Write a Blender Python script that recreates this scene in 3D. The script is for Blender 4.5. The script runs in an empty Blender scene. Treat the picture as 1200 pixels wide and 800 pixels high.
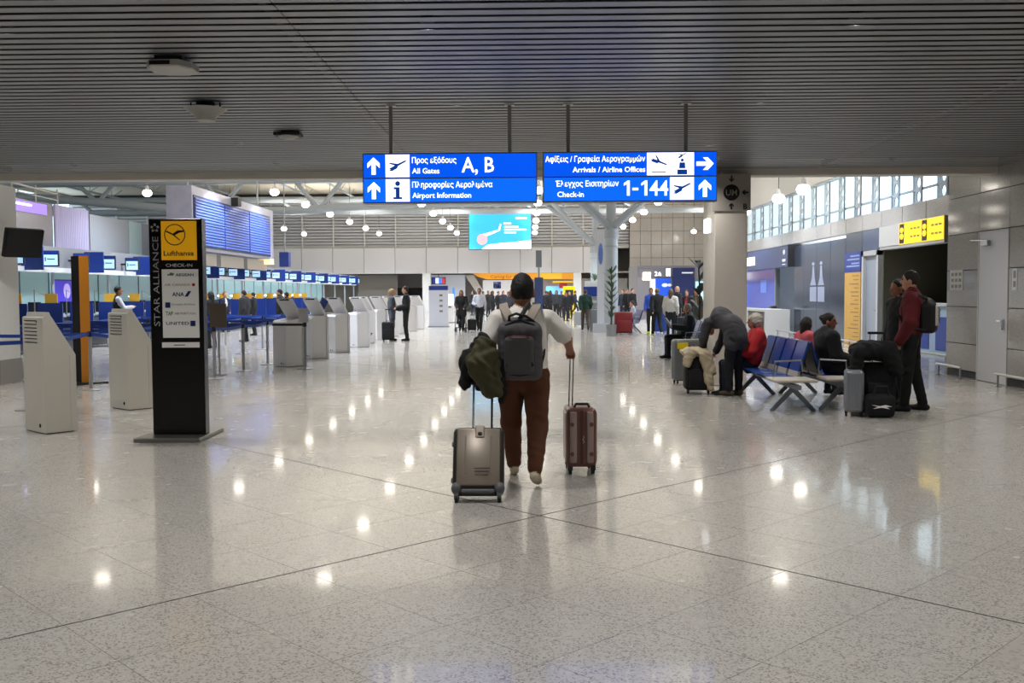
import bpy, bmesh, math, random
import numpy as np
from mathutils import Vector, Matrix, Euler
random.seed(7)
SC = bpy.context.scene
COL = SC.collection
PI = math.pi
R = math.radians

# ---------------------------------------------------------------- camera
F, CX, CY = 1150.0, 600.0, 400.0
EYE = Vector((0, 0, 1.6))
_yaw, _pitch, _roll = math.atan(20 / F), math.atan(57 / F), R(0.3)
_fw = Vector((-math.sin(_yaw) * math.cos(_pitch), math.cos(_yaw) * math.cos(_pitch), -math.sin(_pitch)))
_rt = Vector((math.cos(_yaw), math.sin(_yaw), 0))
_up = _rt.cross(_fw)
_rt, _up = _rt * math.cos(_roll) - _up * math.sin(_roll), _up * math.cos(_roll) + _rt * math.sin(_roll)
cd = bpy.data.cameras.new('camera'); cd.lens = 36 * F / 1200; cd.sensor_width = 36; cd.clip_end = 400
cam = bpy.data.objects.new('camera', cd); COL.objects.link(cam)
M = Matrix((( _rt.x, _up.x, -_fw.x, EYE.x), (_rt.y, _up.y, -_fw.y, EYE.y), (_rt.z, _up.z, -_fw.z, EYE.z), (0, 0, 0, 1)))
cam.matrix_world = M
SC.camera = cam

# ---------------------------------------------------------------- world and exposure
w = bpy.data.worlds.new('world'); SC.world = w; w.use_nodes = True
bg = w.node_tree.nodes['Background']; bg.inputs[0].default_value = (0.80, 0.90, 1.0, 1); bg.inputs[1].default_value = 3.0
SC.view_settings.view_transform = 'Standard'; SC.view_settings.look = 'None'
SC.cycles.caustics_reflective = False; SC.cycles.caustics_refractive = False; SC.cycles.sample_clamp_direct = 6.0; SC.cycles.sample_clamp_indirect = 2.0; SC.cycles.blur_glossy = 0.6
SC.view_settings.exposure = 0.0; SC.view_settings.gamma = 1.0; SC.view_settings.use_curve_mapping = False
LAMP_L = 45.0          # radiance of the pendant lamps' diffusers
HALL_W = 2100.0         # downward light of each pendant lamp
UP_W = 650.0           # light each pendant lamp sends up to the roof
DOWN_W = 215.0         # light of each unseen downlight added above the ceiling slats

# pixel -> place on a known plane
def ray(u, v): return (_fw + _rt * ((u - CX) / F) + _up * ((CY - v) / F)).normalized()
def G(u, v, z=0.0):
    d = ray(u, v); return EYE + d * ((z - EYE.z) / d.z)
def AY(u, v, Y):
    d = ray(u, v); return EYE + d * (Y / d.y)
def AX(u, v, X):
    d = ray(u, v); return EYE + d * (X / d.x)

# ---------------------------------------------------------------- materials
def lin(c):
    if isinstance(c, str):
        c = [int(c[i:i + 2], 16) / 255 for i in (0, 2, 4)]
    return tuple(x / 12.92 if x <= 0.04045 else ((x + 0.055) / 1.055) ** 2.4 for x in c[:3]) + (1,)
MATS = {}
def mat(name, col='808080', rough=0.5, metal=0.0, spec=0.5, emit=0.0, alpha=1.0, noise=0.0, nscale=20.0, bump=0.0, trans=0.0, coat=0.0, ior=1.45, ecol=None):
    if name in MATS: return MATS[name]
    m = bpy.data.materials.new(name); m.use_nodes = True; MATS[name] = m
    nt = m.node_tree; b = nt.nodes['Principled BSDF']
    b.inputs['Base Color'].default_value = lin(col); b.inputs['Roughness'].default_value = rough
    b.inputs['Metallic'].default_value = metal; b.inputs['Specular IOR Level'].default_value = spec
    b.inputs['IOR'].default_value = ior; b.inputs['Transmission Weight'].default_value = trans
    b.inputs['Coat Weight'].default_value = coat; b.inputs['Coat Roughness'].default_value = 0.04
    b.inputs['Alpha'].default_value = alpha
    if emit:
        b.inputs['Emission Color'].default_value = lin(ecol or col); b.inputs['Emission Strength'].default_value = emit
    if noise or bump:
        tc = nt.nodes.new('ShaderNodeTexCoord'); nz = nt.nodes.new('ShaderNodeTexNoise')
        nz.inputs['Scale'].default_value = nscale; nz.inputs['Detail'].default_value = 4
        nt.links.new(tc.outputs['Object'], nz.inputs['Vector'])
        if noise:
            mx = nt.nodes.new('ShaderNodeMix'); mx.data_type = 'RGBA'
            c = lin(col)
            mx.inputs['A'].default_value = tuple(x * (1 - noise) for x in c[:3]) + (1,)
            mx.inputs['B'].default_value = tuple(min(1, x * (1 + noise)) for x in c[:3]) + (1,)
            nt.links.new(nz.outputs['Fac'], mx.inputs['Factor']); nt.links.new(mx.outputs['Result'], b.inputs['Base Color'])
        if bump:
            bp = nt.nodes.new('ShaderNodeBump'); bp.inputs['Strength'].default_value = bump; bp.inputs['Distance'].default_value = 0.01
            nt.links.new(nz.outputs['Fac'], bp.inputs['Height']); nt.links.new(bp.outputs['Normal'], b.inputs['Normal'])
    return m

def terrazzo(name, base, dark, light, rough, scale=70.0, big=0.10, coat=0.0, crough=0.05):
    m = bpy.data.materials.new(name); m.use_nodes = True; MATS[name] = m
    nt = m.node_tree; N = nt.nodes; L = nt.links; b = N['Principled BSDF']
    geo = N.new('ShaderNodeNewGeometry')
    vo = N.new('ShaderNodeTexVoronoi'); vo.inputs['Scale'].default_value = scale
    L.new(geo.outputs['Position'], vo.inputs['Vector'])
    rp = N.new('ShaderNodeValToRGB'); e = rp.color_ramp.elements
    e[0].position = 0.0; e[0].color = lin(dark); e[1].position = 1.0; e[1].color = lin(light)
    x = e.new(0.16); x.color = lin(dark)
    x = e.new(0.24); x.color = lin(base)
    x = e.new(0.78); x.color = lin(base)
    sep = N.new('ShaderNodeSeparateColor'); L.new(vo.outputs['Color'], sep.inputs['Color']); L.new(sep.outputs['Red'], rp.inputs['Fac'])
    nz = N.new('ShaderNodeTexNoise'); nz.inputs['Scale'].default_value = 0.35; nz.inputs['Detail'].default_value = 5
    L.new(geo.outputs['Position'], nz.inputs['Vector'])
    mr = N.new('ShaderNodeMapRange'); mr.inputs['From Min'].default_value = 0.3; mr.inputs['From Max'].default_value = 0.7
    mr.inputs['To Min'].default_value = 1 - big; mr.inputs['To Max'].default_value = 1 + big * 0.4
    L.new(nz.outputs['Fac'], mr.inputs['Value'])
    mul = N.new('ShaderNodeMix'); mul.data_type = 'RGBA'; mul.blend_type = 'MULTIPLY'; mul.inputs['Factor'].default_value = 1
    L.new(rp.outputs['Color'], mul.inputs['A']); L.new(mr.outputs['Result'], mul.inputs['B'])
    L.new(mul.outputs['Result'], b.inputs['Base Color'])
    n2 = N.new('ShaderNodeTexNoise'); n2.inputs['Scale'].default_value = 3.0; L.new(geo.outputs['Position'], n2.inputs['Vector'])
    m2 = N.new('ShaderNodeMapRange'); m2.inputs['To Min'].default_value = rough * 0.95; m2.inputs['To Max'].default_value = rough * 1.05
    L.new(n2.outputs['Fac'], m2.inputs['Value']); L.new(m2.outputs['Result'], b.inputs['Roughness'])
    b.inputs['Specular IOR Level'].default_value = 0.4
    b.inputs['Coat Weight'].default_value = coat; b.inputs['Coat Roughness'].default_value = crough
    return m

# ---------------------------------------------------------------- mesh helpers
class MB:
    def __init__(s): s.v = []; s.f = []; s.m = []
    def add(s, vs, fs, m=0):
        o = len(s.v); s.v += [tuple(x) for x in vs]; s.f += [tuple(i + o for i in f) for f in fs]; s.m += [m] * len(fs); return s
    def box(s, x0, x1, y0, y1, z0, z1, m=0):
        return s.add([(x0, y0, z0), (x1, y0, z0), (x1, y1, z0), (x0, y1, z0), (x0, y0, z1), (x1, y0, z1), (x1, y1, z1), (x0, y1, z1)],
                     [(0, 3, 2, 1), (4, 5, 6, 7), (0, 1, 5, 4), (1, 2, 6, 5), (2, 3, 7, 6), (3, 0, 4, 7)], m)
    def cb(s, c, sz, rot=None, m=0):
        hx, hy, hz = sz[0] / 2, sz[1] / 2, sz[2] / 2
        t = MB().box(-hx, hx, -hy, hy, -hz, hz)
        r = Euler(rot).to_matrix() if rot is not None else Matrix.Identity(3)
        return s.add([r @ Vector(p) + Vector(c) for p in t.v], t.f, m)
    def rbox(s, c, sz, r=0.02, seg=2, rot=None, m=0):
        bm = bmesh.new(); bmesh.ops.create_cube(bm, size=1)
        for v in bm.verts: v.co = Vector((v.co.x * sz[0], v.co.y * sz[1], v.co.z * sz[2]))
        bmesh.ops.bevel(bm, geom=bm.edges[:], offset=r, segments=seg, profile=0.5, affect='EDGES')
        rm = Euler(rot).to_matrix() if rot is not None else Matrix.Identity(3)
        s.add([rm @ v.co + Vector(c) for v in bm.verts], [[v.index for v in f.verts] for f in bm.faces] if not bm.verts.index_update() else 0, m)
        bm.free(); return s
    def tube(s, pts, r, n=8, m=0, cap=True):
        pts = [Vector(p) for p in pts]; rs = r if isinstance(r, (list, tuple)) else [r] * len(pts)
        o = []; nrm = None
        for i, p in enumerate(pts):
            d = (pts[min(i + 1, len(pts) - 1)] - pts[max(i - 1, 0)]).normalized()
            if nrm is None:
                a = Vector((0, 0, 1)) if abs(d.z) < 0.9 else Vector((1, 0, 0)); nrm = d.cross(a).normalized()
            nrm = (nrm - d * nrm.dot(d)).normalized(); bn = d.cross(nrm)
            o.append([p + (nrm * math.cos(2 * PI * k / n) + bn * math.sin(2 * PI * k / n)) * rs[i] for k in range(n)])
        return s.loft(o, cap, m)
    def loft(s, rings, cap=True, m=0, closed=True):
        n = len(rings[0]); vs = [p for r in rings for p in r]; fs = []
        for i in range(len(rings) - 1):
            for k in range(n if closed else n - 1):
                a, b = i * n + k, i * n + (k + 1) % n
                fs.append((a, b, b + n, a + n))
        if cap: fs.append(tuple(range(n - 1, -1, -1))); fs.append(tuple(range((len(rings) - 1) * n, len(rings) * n)))
        return s.add(vs, fs, m)
    def cyl(s, p0, p1, r0, r1=None, n=12, m=0): return s.tube([p0, p1], [r0, r0 if r1 is None else r1], n, m)
    def lathe(s, prof, c=(0, 0, 0), n=16, m=0):
        return s.loft([[(c[0] + r * math.cos(2 * PI * k / n), c[1] + r * math.sin(2 * PI * k / n), c[2] + z) for k in range(n)] for r, z in prof], True, m)
    def ell(s, c, r, n=12, k=8, m=0):
        return s.lathe_s([(math.sin(PI * j / k), -math.cos(PI * j / k)) for j in range(1, k)], c, r, n, m)
    def lathe_s(s, prof, c, r, n, m):
        return s.loft([[(c[0] + r[0] * q * math.cos(2 * PI * i / n), c[1] + r[1] * q * math.sin(2 * PI * i / n), c[2] + r[2] * z) for i in range(n)] for q, z in prof], True, m)
    def prism(s, poly, axis, a, b, m=0):
        def p3(p, t): return {'x': (t, p[0], p[1]), 'y': (p[0], t, p[1]), 'z': (p[0], p[1], t)}[axis]
        n = len(poly); vs = [p3(p, a) for p in poly] + [p3(p, b) for p in poly]
        fs = [tuple(range(n - 1, -1, -1)), tuple(range(n, 2 * n))] + [(i, (i + 1) % n, (i + 1) % n + n, i + n) for i in range(n)]
        return s.add(vs, fs, m)
    def xf(s, mtx): s.v = [tuple(mtx @ Vector(p)) for p in s.v]; return s
    def mesh(s, name, mats, smooth=False, fix=True):
        me = bpy.data.meshes.new(name); me.from_pydata(s.v, [], s.f)
        mats = mats if isinstance(mats, (list, tuple)) else [mats]
        for q in mats: me.materials.append(q)
        if len(mats) > 1: me.polygons.foreach_set('material_index', s.m)
        if fix:
            bm = bmesh.new(); bm.from_mesh(me); bmesh.ops.recalc_face_normals(bm, faces=bm.faces); bm.to_mesh(me); bm.free()
        if smooth:
            me.polygons.foreach_set('use_smooth', [True] * len(me.polygons))
            try: me.set_sharp_from_angle(angle=R(smooth if smooth is not True else 38))
            except Exception: pass
        me.update(); return me
    def build(s, name, mats, parent=None, smooth=False, loc=None, rot=None, fix=True):
        return link(name, s.mesh(name, mats, smooth, fix), parent, loc, rot)
def link(name, me, parent=None, loc=None, rot=None):
    o = bpy.data.objects.new(name, me); COL.objects.link(o)
    if parent is not None: o.parent = parent
    if loc is not None: o.location = loc
    if rot is not None: o.rotation_euler = rot
    return o
def tag(o, label, cat, group=None):
    o['label'] = label; o['category'] = cat
    if group: o['group'] = group
    return o
def thing(name, label, cat, loc=(0, 0, 0), rz=0.0, group=None):
    o = bpy.data.objects.new(name, None); COL.objects.link(o); o.empty_display_size = 0.1
    o.location = loc; o.rotation_euler = (0, 0, rz); return tag(o, label, cat, group)
def struct(o): o['kind'] = 'structure'; return o
def structE(name, loc=(0, 0, 0), rz=0.0):
    o = bpy.data.objects.new(name, None); COL.objects.link(o); o.location = loc; o.rotation_euler = (0, 0, rz); return struct(o)
def copy_tree(o, parent=None, kids=None):
    c = o.copy(); COL.objects.link(c)
    if parent is not None: c.parent = parent
    for ch in list(o.children): copy_tree(ch, c)
    return c
def dup(o, loc, rz=None, label=None):
    c = copy_tree(o); c.location = loc
    if rz is not None: c.rotation_euler = (0, 0, rz)
    if label: c['label'] = label
    return c
def text(s, m, parent, loc, h, w=None, rot=(PI / 2, 0, 0), align='LEFT', bold=0.0, name='lettering', wmax=None):
    """flat print: the words as a thin mesh, cap height h, fitted to width w"""
    cu = bpy.data.curves.new('t', 'FONT'); cu.body = s; cu.size = 1.0; cu.offset = bold; cu.resolution_u = 2
    to = bpy.data.objects.new('t', cu); me = to.to_mesh().copy(); to.to_mesh_clear()
    bpy.data.objects.remove(to); bpy.data.curves.remove(cu)
    n = len(me.vertices)
    if n == 0: return None
    co = np.empty(n * 3, np.float32); me.vertices.foreach_get('co', co); co = co.reshape(-1, 3)
    co[:, :2] *= h / 0.70
    x0, x1 = co[:, 0].min(), co[:, 0].max(); co[:, 0] -= x0; ww = x1 - x0
    if wmax and ww > wmax: w = wmax
    if w: co[:, 0] *= w / ww; ww = w
    if align == 'CENTER': co[:, 0] -= ww / 2
    if align == 'RIGHT': co[:, 0] -= ww
    me.vertices.foreach_set('co', co.ravel()); me.name = name; me.materials.clear(); me.materials.append(m)
    return link(name, me, parent, loc, rot)

# ---------------------------------------------------------------- smooth bodies: blended round cones, ellipsoids and boxes -> one surface
def C(a, b, ra, rb, m=0, k=0.03, sq=None, op='+'): return dict(t='c', a=np.array(a, float), b=np.array(b, float), ra=ra, rb=rb, m=m, k=k, sq=sq, op=op)
def E(c, r, m=0, k=0.03, rot=None, op='+'): return dict(t='e', c=np.array(c, float), r=np.array(r, float), m=m, k=k, rot=rot, op=op)
def B(c, h, r, m=0, k=0.015, rot=None, op='+'): return dict(t='b', c=np.array(c, float), h=np.array(h, float), r=r, m=m, k=k, rot=rot, op=op)
def PL(c, n, op='-'): return dict(t='p', c=np.array(c, float), n=np.array(n, float) / np.linalg.norm(n), m=-1, k=0.01, op=op)   # removes the side n points to
def _bb(p):
    if p['t'] == 'c':
        return np.minimum(p['a'] - p['ra'], p['b'] - p['rb']), np.maximum(p['a'] + p['ra'], p['b'] + p['rb'])
    ext = p['r'] if p['t'] == 'e' else p['h'] + p['r']
    if p['rot'] is not None: ext = np.full(3, np.linalg.norm(ext))
    return p['c'] - ext, p['c'] + ext
def _dist(p, X):
    if p['t'] == 'c':
        ba = p['b'] - p['a']; l2 = max(ba @ ba, 1e-9); pa = X - p['a']; t = np.clip(pa @ ba / l2, 0, 1); q = pa - t[..., None] * ba
        if p['sq'] is not None:
            n = np.array(p['sq'][0], float); n /= np.linalg.norm(n); q = q + (q @ n)[..., None] * n * (1 / p['sq'][1] - 1)
        return np.sqrt((q * q).sum(-1)) - (p['ra'] + (p['rb'] - p['ra']) * t)
    if p['t'] == 'p': return (X - p['c']) @ p['n']
    q = X - p['c']
    if p['rot'] is not None: q = q @ np.array(Euler(p['rot']).to_matrix())
    if p['t'] == 'e':
        k0 = np.sqrt(((q / p['r']) ** 2).sum(-1)); k1 = np.sqrt(((q / p['r'] ** 2) ** 2).sum(-1)) + 1e-9
        return k0 * (k0 - 1) / k1
    d = np.abs(q) - p['h']
    return np.sqrt((np.maximum(d, 0) ** 2).sum(-1)) + np.minimum(d.max(-1), 0) - p['r']
def sdf_mesh(name, prims, vox, mats, wrinkle=None):
    adds = [p for p in prims if p['op'] == '+']
    lo = np.min([_bb(p)[0] for p in adds], 0) - 3 * vox; hi = np.max([_bb(p)[1] for p in adds], 0) + 3 * vox
    n = np.ceil((hi - lo) / vox).astype(int) + 1
    D = np.full(n, 9.0, np.float32); MI = np.zeros(n, np.int16); BD = np.full(n, 9.0, np.float32)
    ax = [lo[i] + vox * np.arange(n[i]) for i in range(3)]
    for p in prims:
        if p['t'] == 'p': sl = tuple(slice(0, n[i]) for i in range(3))
        else:
            a, b = _bb(p); mg = 4 * vox + p['k'] * 1.5
            i0 = np.maximum(((a - mg - lo) / vox).astype(int), 0); i1 = np.minimum(((b + mg - lo) / vox).astype(int) + 2, n)
            sl = tuple(slice(i0[i], i1[i]) for i in range(3))
        X = np.stack(np.meshgrid(*[ax[i][sl[i]] for i in range(3)], indexing='ij'), -1)
        d = _dist(p, X).astype(np.float32)
        if p['op'] == '+':
            o = D[sl]; k = p['k']; h = np.clip(0.5 + 0.5 * (o - d) / k, 0, 1)
            D[sl] = o * (1 - h) + d * h - k * h * (1 - h)
            near = d < BD[sl]; MI[sl][near] = p['m']; BD[sl] = np.minimum(BD[sl], d)
        else:
            D[sl] = np.maximum(D[sl], d if p['t'] == 'p' else -d)
            if p['m'] >= 0: MI[sl][d < vox] = p['m']
    if wrinkle:
        amp, fr, only = wrinkle
        X, Y, Z = np.meshgrid(*ax, indexing='ij')
        wv = np.sin(fr * (X * 1.1 + 0.6 * Z) + 2.0 * np.sin(fr * 0.45 * Y + 1.3 * fr * 0.3 * Z)) * np.sin(fr * 0.8 * (Z + 0.5 * Y) + 1.7 * np.sin(fr * 0.5 * X))
        D += (amp * wv * np.isin(MI, only)).astype(np.float32)
    S = D < 0
    c = sum(S[i:n[0] - 1 + i, j:n[1] - 1 + j, k:n[2] - 1 + k].astype(np.int8) for i in (0, 1) for j in (0, 1) for k in (0, 1))
    act = (c > 0) & (c < 8); idx = np.argwhere(act); NV = len(idx)
    vid = np.full(act.shape, -1, np.int64); vid[act] = np.arange(NV)
    acc = np.zeros((NV, 3)); cnt = np.zeros(NV)
    for i in range(3):
        for j in (0, 1):
            for k in (0, 1):
                o0 = [0, 0, 0]; q = [x for x in range(3) if x != i]; o0[q[0]] = j; o0[q[1]] = k; o1 = list(o0); o1[i] = 1
                a = D[tuple((idx + o0).T)]; b = D[tuple((idx + o1).T)]; x = (a < 0) != (b < 0)
                t = np.where(x, a / np.where(a == b, 1, a - b), 0); pos = np.array(o0, float)[None] + 0.0 * acc; pos[:, i] += t
                acc += pos * x[:, None]; cnt += x
    V = lo + (idx + acc / np.maximum(cnt, 1)[:, None]) * vox
    VM = MI[tuple(np.minimum(idx + (acc / np.maximum(cnt, 1)[:, None] > 0.5), n - 1).T)]
    FS = []
    for i in range(3):
        q = [(i + 1) % 3, (i + 2) % 3]
        s0 = [slice(1, -1)] * 3; s0[i] = slice(0, n[i] - 1); s1 = list(s0); s1[i] = slice(1, n[i])
        A, Bq = S[tuple(s0)], S[tuple(s1)]
        for flip, sel in ((False, A & ~Bq), (True, ~A & Bq)):
            e = np.argwhere(sel)
            if not len(e): continue
            off = np.ones(3, int); off[i] = 0; e = e + off
            def cell(da, db):
                z = e.copy(); z[:, q[0]] -= da; z[:, q[1]] -= db; return vid[tuple(z.T)]
            f = [cell(0, 0), cell(1, 0), cell(1, 1), cell(0, 1)]
            FS.append(np.stack(f[::-1] if flip else f, 1))
    if not FS: return None
    Fq = np.concatenate(FS)
    me = bpy.data.meshes.new(name); me.vertices.add(NV); me.vertices.foreach_set('co', V.astype(np.float32).ravel())
    me.loops.add(len(Fq) * 4); me.loops.foreach_set('vertex_index', Fq.astype(np.int32).ravel())
    me.polygons.add(len(Fq)); me.polygons.foreach_set('loop_start', np.arange(0, len(Fq) * 4, 4, dtype=np.int32))
    me.update(calc_edges=True)
    for q in mats: me.materials.append(q)
    if len(mats) > 1: me.polygons.foreach_set('material_index', np.clip(VM[Fq[:, 0]], 0, len(mats) - 1).astype(np.int32))
    me.polygons.foreach_set('use_smooth', np.ones(len(Fq), bool)); me.validate(); me.update(); return me
def blob(name, prims, vox, mats, parent=None, wrinkle=None, loc=None, rot=None):
    return link(name, sdf_mesh(name, prims, vox, mats if isinstance(mats, (list, tuple)) else [mats], wrinkle), parent, loc, rot)

# ================================================================ THE HALL
H = 3.7                      # height of the slatted ceiling
YE = 17.0                    # its far edge
XG, XW, XL, YB = 8.0, 9.7, -40.0, 85.0
M_FLOOR = terrazzo('terrazzo', 'b7b2aa', '8d8881', 'c3bfb7', 0.27, scale=120, big=0.06, coat=0.5, crough=0.06)
M_FLOORF = terrazzo('terrazzo_far', 'b3aea6', 'a59f97', 'b9b4ac', 0.27, scale=60, big=0.06, coat=0.5, crough=0.06)
M_GROUT = mat('joint_fill', '6a655e', 0.7)
M_JOINT = mat('expansion_joint', '2c2a28', 0.6)
M_SLAT = mat('ceiling_slat_metal', '8f9294', 0.42, 0.4, noise=0.06, nscale=3)
M_BLACK = mat('black_void', '08080a', 0.9)
M_WHITE = mat('white_paint', 'e2e1df', 0.5)
M_GREYW = mat('grey_white_paint', 'b9b8b6', 0.5)
M_CREAM = mat('cream_roof', 'e6ddcb', 0.7)
M_STEEL = mat('painted_steel', '9aa1a8', 0.4)
M_STEELD = mat('dark_painted_steel', '6d747c', 0.4)
M_ALU = mat('brushed_aluminium', 'a9acae', 0.3, 0.9)
M_DARK = mat('dark_grey', '1c1d20', 0.5)
M_RUB = mat('black_rubber', '0d0d0e', 0.6)
M_BLUE = mat('airport_blue', '173584', 0.4)
M_BLUED = mat('deep_blue', '142e78', 0.4)
M_YEL = mat('sign_yellow', 'e2b12c', 0.5)
M_COL = mat('column_plaster', 'd2cabe', 0.55, noise=0.05, nscale=8)
M_GLASS = mat('clear_glass', 'e6f2f2', 0.03)
_n = M_GLASS.node_tree; _n.nodes.remove(_n.nodes['Principled BSDF'])
_tr = _n.nodes.new('ShaderNodeBsdfTransparent'); _tr.inputs[0].default_value = (0.9, 0.95, 0.95, 1); _gl = _n.nodes.new('ShaderNodeBsdfGlossy'); _gl.inputs['Roughness'].default_value = 0.03
_mx = _n.nodes.new('ShaderNodeMixShader'); _mx.inputs[0].default_value = 0.05
_n.links.new(_tr.outputs[0], _mx.inputs[1]); _n.links.new(_gl.outputs[0], _mx.inputs[2]); _n.links.new(_mx.outputs[0], _n.nodes['Material Output'].inputs[0])
M_CHROME = mat('chrome', 'c8c8c8', 0.15, 1.0)

def granite(name, a, b_, rough):
    m = terrazzo(name, a, b_, a, rough, scale=80, big=0.2)
    return m
M_GRAN = granite('polished_granite', 'a19c98', '928d89', 0.07)
M_GRAN2 = granite('pale_granite', 'a9a4a0', '8f8a86', 0.16)

# ---------------------------------------------------------------- floor: diagonal terrazzo tiles
T = 0.66; J = G(632, 604)
fl = MB().box(XL, 16, -6, YB + 6, -0.2, -0.001).build('floor', M_GROUT); struct(fl)
g = 0.0014; hT = T / 2 - g; c = 0.0003
tm = MB().box(-hT, hT, -hT, hT, -0.001, 0)
tile_me = tm.mesh('tile', M_FLOOR)
q2 = math.sqrt(0.5); cand = []; rest = []
for i in range(-95, 150):
    for k in range(-95, 150):
        s, t = (i + 0.5) * T, (k + 0.5) * T
        x, y = J.x + (s - t) * q2, J.y + (s + t) * q2
        if -18 < x < 16 and -6 < y < YB + 5: cand.append((x, y))
def in_view(x, y):
    d = Vector((x, y, 0)) - EYE; z = d.dot(_fw)
    if z < 0.5: return False
    u, v = CX + F * d.dot(_rt) / z, CY - F * d.dot(_up) / z
    return -60 < u < 1260 and v < 880
cand.sort(key=lambda p: (not in_view(*p), p[0] ** 2 + p[1] ** 2))
for i, (x, y) in enumerate(cand):
    if i < 300: link('tile', tile_me, fl, (x, y, 0), (0, 0, PI / 4))
    else: rest.append((x, y))
rest = np.array(rest); base = np.array([(-hT, -hT), (hT, -hT), (hT, hT), (-hT, hT)]) @ np.array([[q2, q2], [-q2, q2]])
vv = np.zeros((len(rest), 4, 3)); vv[:, :, :2] = rest[:, None, :] + base[None]
me = bpy.data.meshes.new('far_tiles'); me.from_pydata(vv.reshape(-1, 3).tolist(), [], np.arange(len(rest) * 4).reshape(-1, 4).tolist()); me.materials.append(M_FLOORF)
o = link('far_tiles', me, fl); o['kind'] = 'stuff'
for k in (-1, 0, 1, 2, 3):
    for d in (0, 1):
        off = k * 12 * T; L = 60
        p = Vector((J.x, J.y, 0)) + (Vector((q2, q2, 0)) if d == 0 else Vector((-q2, q2, 0))) * off
        if k == 0 or d == 0 or k > 0:
            MB().cb((0, 0, 0), (L, 0.011, 0.0016)).build('expansion_joint', M_JOINT, fl, loc=(p.x, p.y, 0.0002), rot=(0, 0, -PI / 4 if d == 0 else PI / 4))

# ---------------------------------------------------------------- slatted ceiling
ce = MB().box(XL, XG + 0.4, -6, YE + 0.25, H + 0.16, 10.3).build('ceiling', M_BLACK); struct(ce)
PIT = 0.177; n_sl = int((YE - 1.0) / PIT)
segs = [(XL, -1.85), (-1.842, 5.05), (5.058, XG)]
sm = []
for a, b_ in segs:
    prof = [(0, 0.004), (0, 0.001), (0.001, 0), (0.113, 0), (0.114, 0.001), (0.114, 0.004)]
    sm.append(MB().prism([(p[0], p[1]) for p in prof], 'x', a, b_).mesh('ceiling_slat', M_SLAT))
for i in range(n_sl):
    for m_ in sm: link('ceiling_slat', m_, ce, (0, YE - 0.03 - PIT * (i + 1), H))
MB().box(XL, XG, -6, YE - PIT * n_sl - 0.1, H, H + 0.16).build('ceiling_panel', M_SLAT, ce)
for x in (-9, -2, 5): MB().box(x, x + 0.06, 1, YE, H + 0.05, H + 0.12).build('carrier_rail', M_DARK, ce)
struct(MB().box(XL, XG, YE - 0.02, YE + 0.30, H - 0.115, H + 0.3).build('trim_1', mat('edge_beam', 'f0ebe2', 0.5)))

# ---------------------------------------------------------------- outer shell of the hall
struct(MB().box(XL - 0.3, XL, -6, YB + 6, 0, 5.6).box(XL - 0.3, XL, -6, YB + 6, 9.9, 10.6).build('wall_left', mat('hall_wall', 'b5b0a8', 0.6)))
wl = structE('window_added', (XL - 0.15, 0, 0))  # clerestory added in the left wall so daylight washes the roof and trusses
wp_ = MB().box(-0.01, 0.01, -2.95, 2.95, 5.6, 9.9).mesh('pane', M_GLASS); wm_ = MB().box(-0.06, 0.06, 2.95, 3.05, 5.6, 9.9).mesh('mullion', M_STEEL)
for k in range(12): link('pane', wp_, wl, (0, 20 + 6 * k, 0)); link('mullion', wm_, wl, (0, 20 + 6 * k, 0))
struct(MB().box(XL - 0.3, XW + 0.3, YE, YB + 6, 10.3, 10.6).box(XW + 0.3, 16.3, 45.3, YB + 6, 10.3, 10.6).build('roof', M_CREAM))
struct(MB().box(XW + 0.3, 16.3, 45, 45.3, 0, 10.6).build('wall_outer', M_WHITE))
struct(MB().box(XL, 16, YB + 5.7, YB + 6, 0, 10.3).build('wall_back', mat('back_room_wall', 'c9c6c0', 0.6)))
struct(MB().box(16, 16.3, 45.3, YB + 6, 0, 10.3).build('wall_side', M_GREYW))
struct(MB().box(XL, XG, -6.3, -6, 0, H + 0.2).build('wall_rear', mat('rear_wall', 'cfcac2', 0.6)))
for i, x in enumerate((-34, -29, -24, -18, -14.5, -9, -3, 2.5, 8)):
    o = MB().cyl((x, YE + 0.3, 9.6), (x, YB, 9.6), 0.09, n=8)
    for y in range(20, 84, 4): o.cyl((x, y, 9.6), (x, y, 10.3), 0.03, n=5).cyl((x, y, 9.6), (x, y + 2, 10.3), 0.03, n=5)
    struct(o.build('roof_purlin', M_STEEL))
for y in (26, 36): struct(MB().box(XL, XW, y - 0.3, y + 0.3, 9.2, 10.3).build('roof_beam', M_CREAM))

# roof trusses of steel tube across the hall
def truss(Y, top, bot, xs, diag):
    o = MB().tube([AY(*p, Y) for p in top], 0.24, 10).tube([AY(*p, Y) for p in bot], 0.24, 10)
    for a, b_ in diag: o.cyl(AY(*a, Y), AY(*b_, Y), 0.13, n=8)
    return struct(o.build('roof_truss', M_STEEL, smooth=True))
truss(58, [(-150, 216), (60, 215), (440, 209), (880, 205), (1000, 204)], [(-150, 222), (12, 229), (205, 245), (330, 247), (450, 240), (640, 236), (1000, 225)], 0,
      [((88, 214), (113, 236)), ((135, 214), (116, 236)), ((285, 212), (262, 240)), ((345, 211), (372, 243)), ((402, 210), (376, 243)), ((240, 213), (258, 240)),
       ((470, 209), (500, 238)), ((640, 207), (660, 236)), ((760, 206), (740, 233)), ((820, 206), (850, 231))])
truss(74, [(0, 236), (600, 233), (1000, 231)], [(0, 250), (600, 247), (1000, 244)], 0, [((40 * i + 10, 235), (40 * i + 28, 248)) for i in range(20)])

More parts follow.
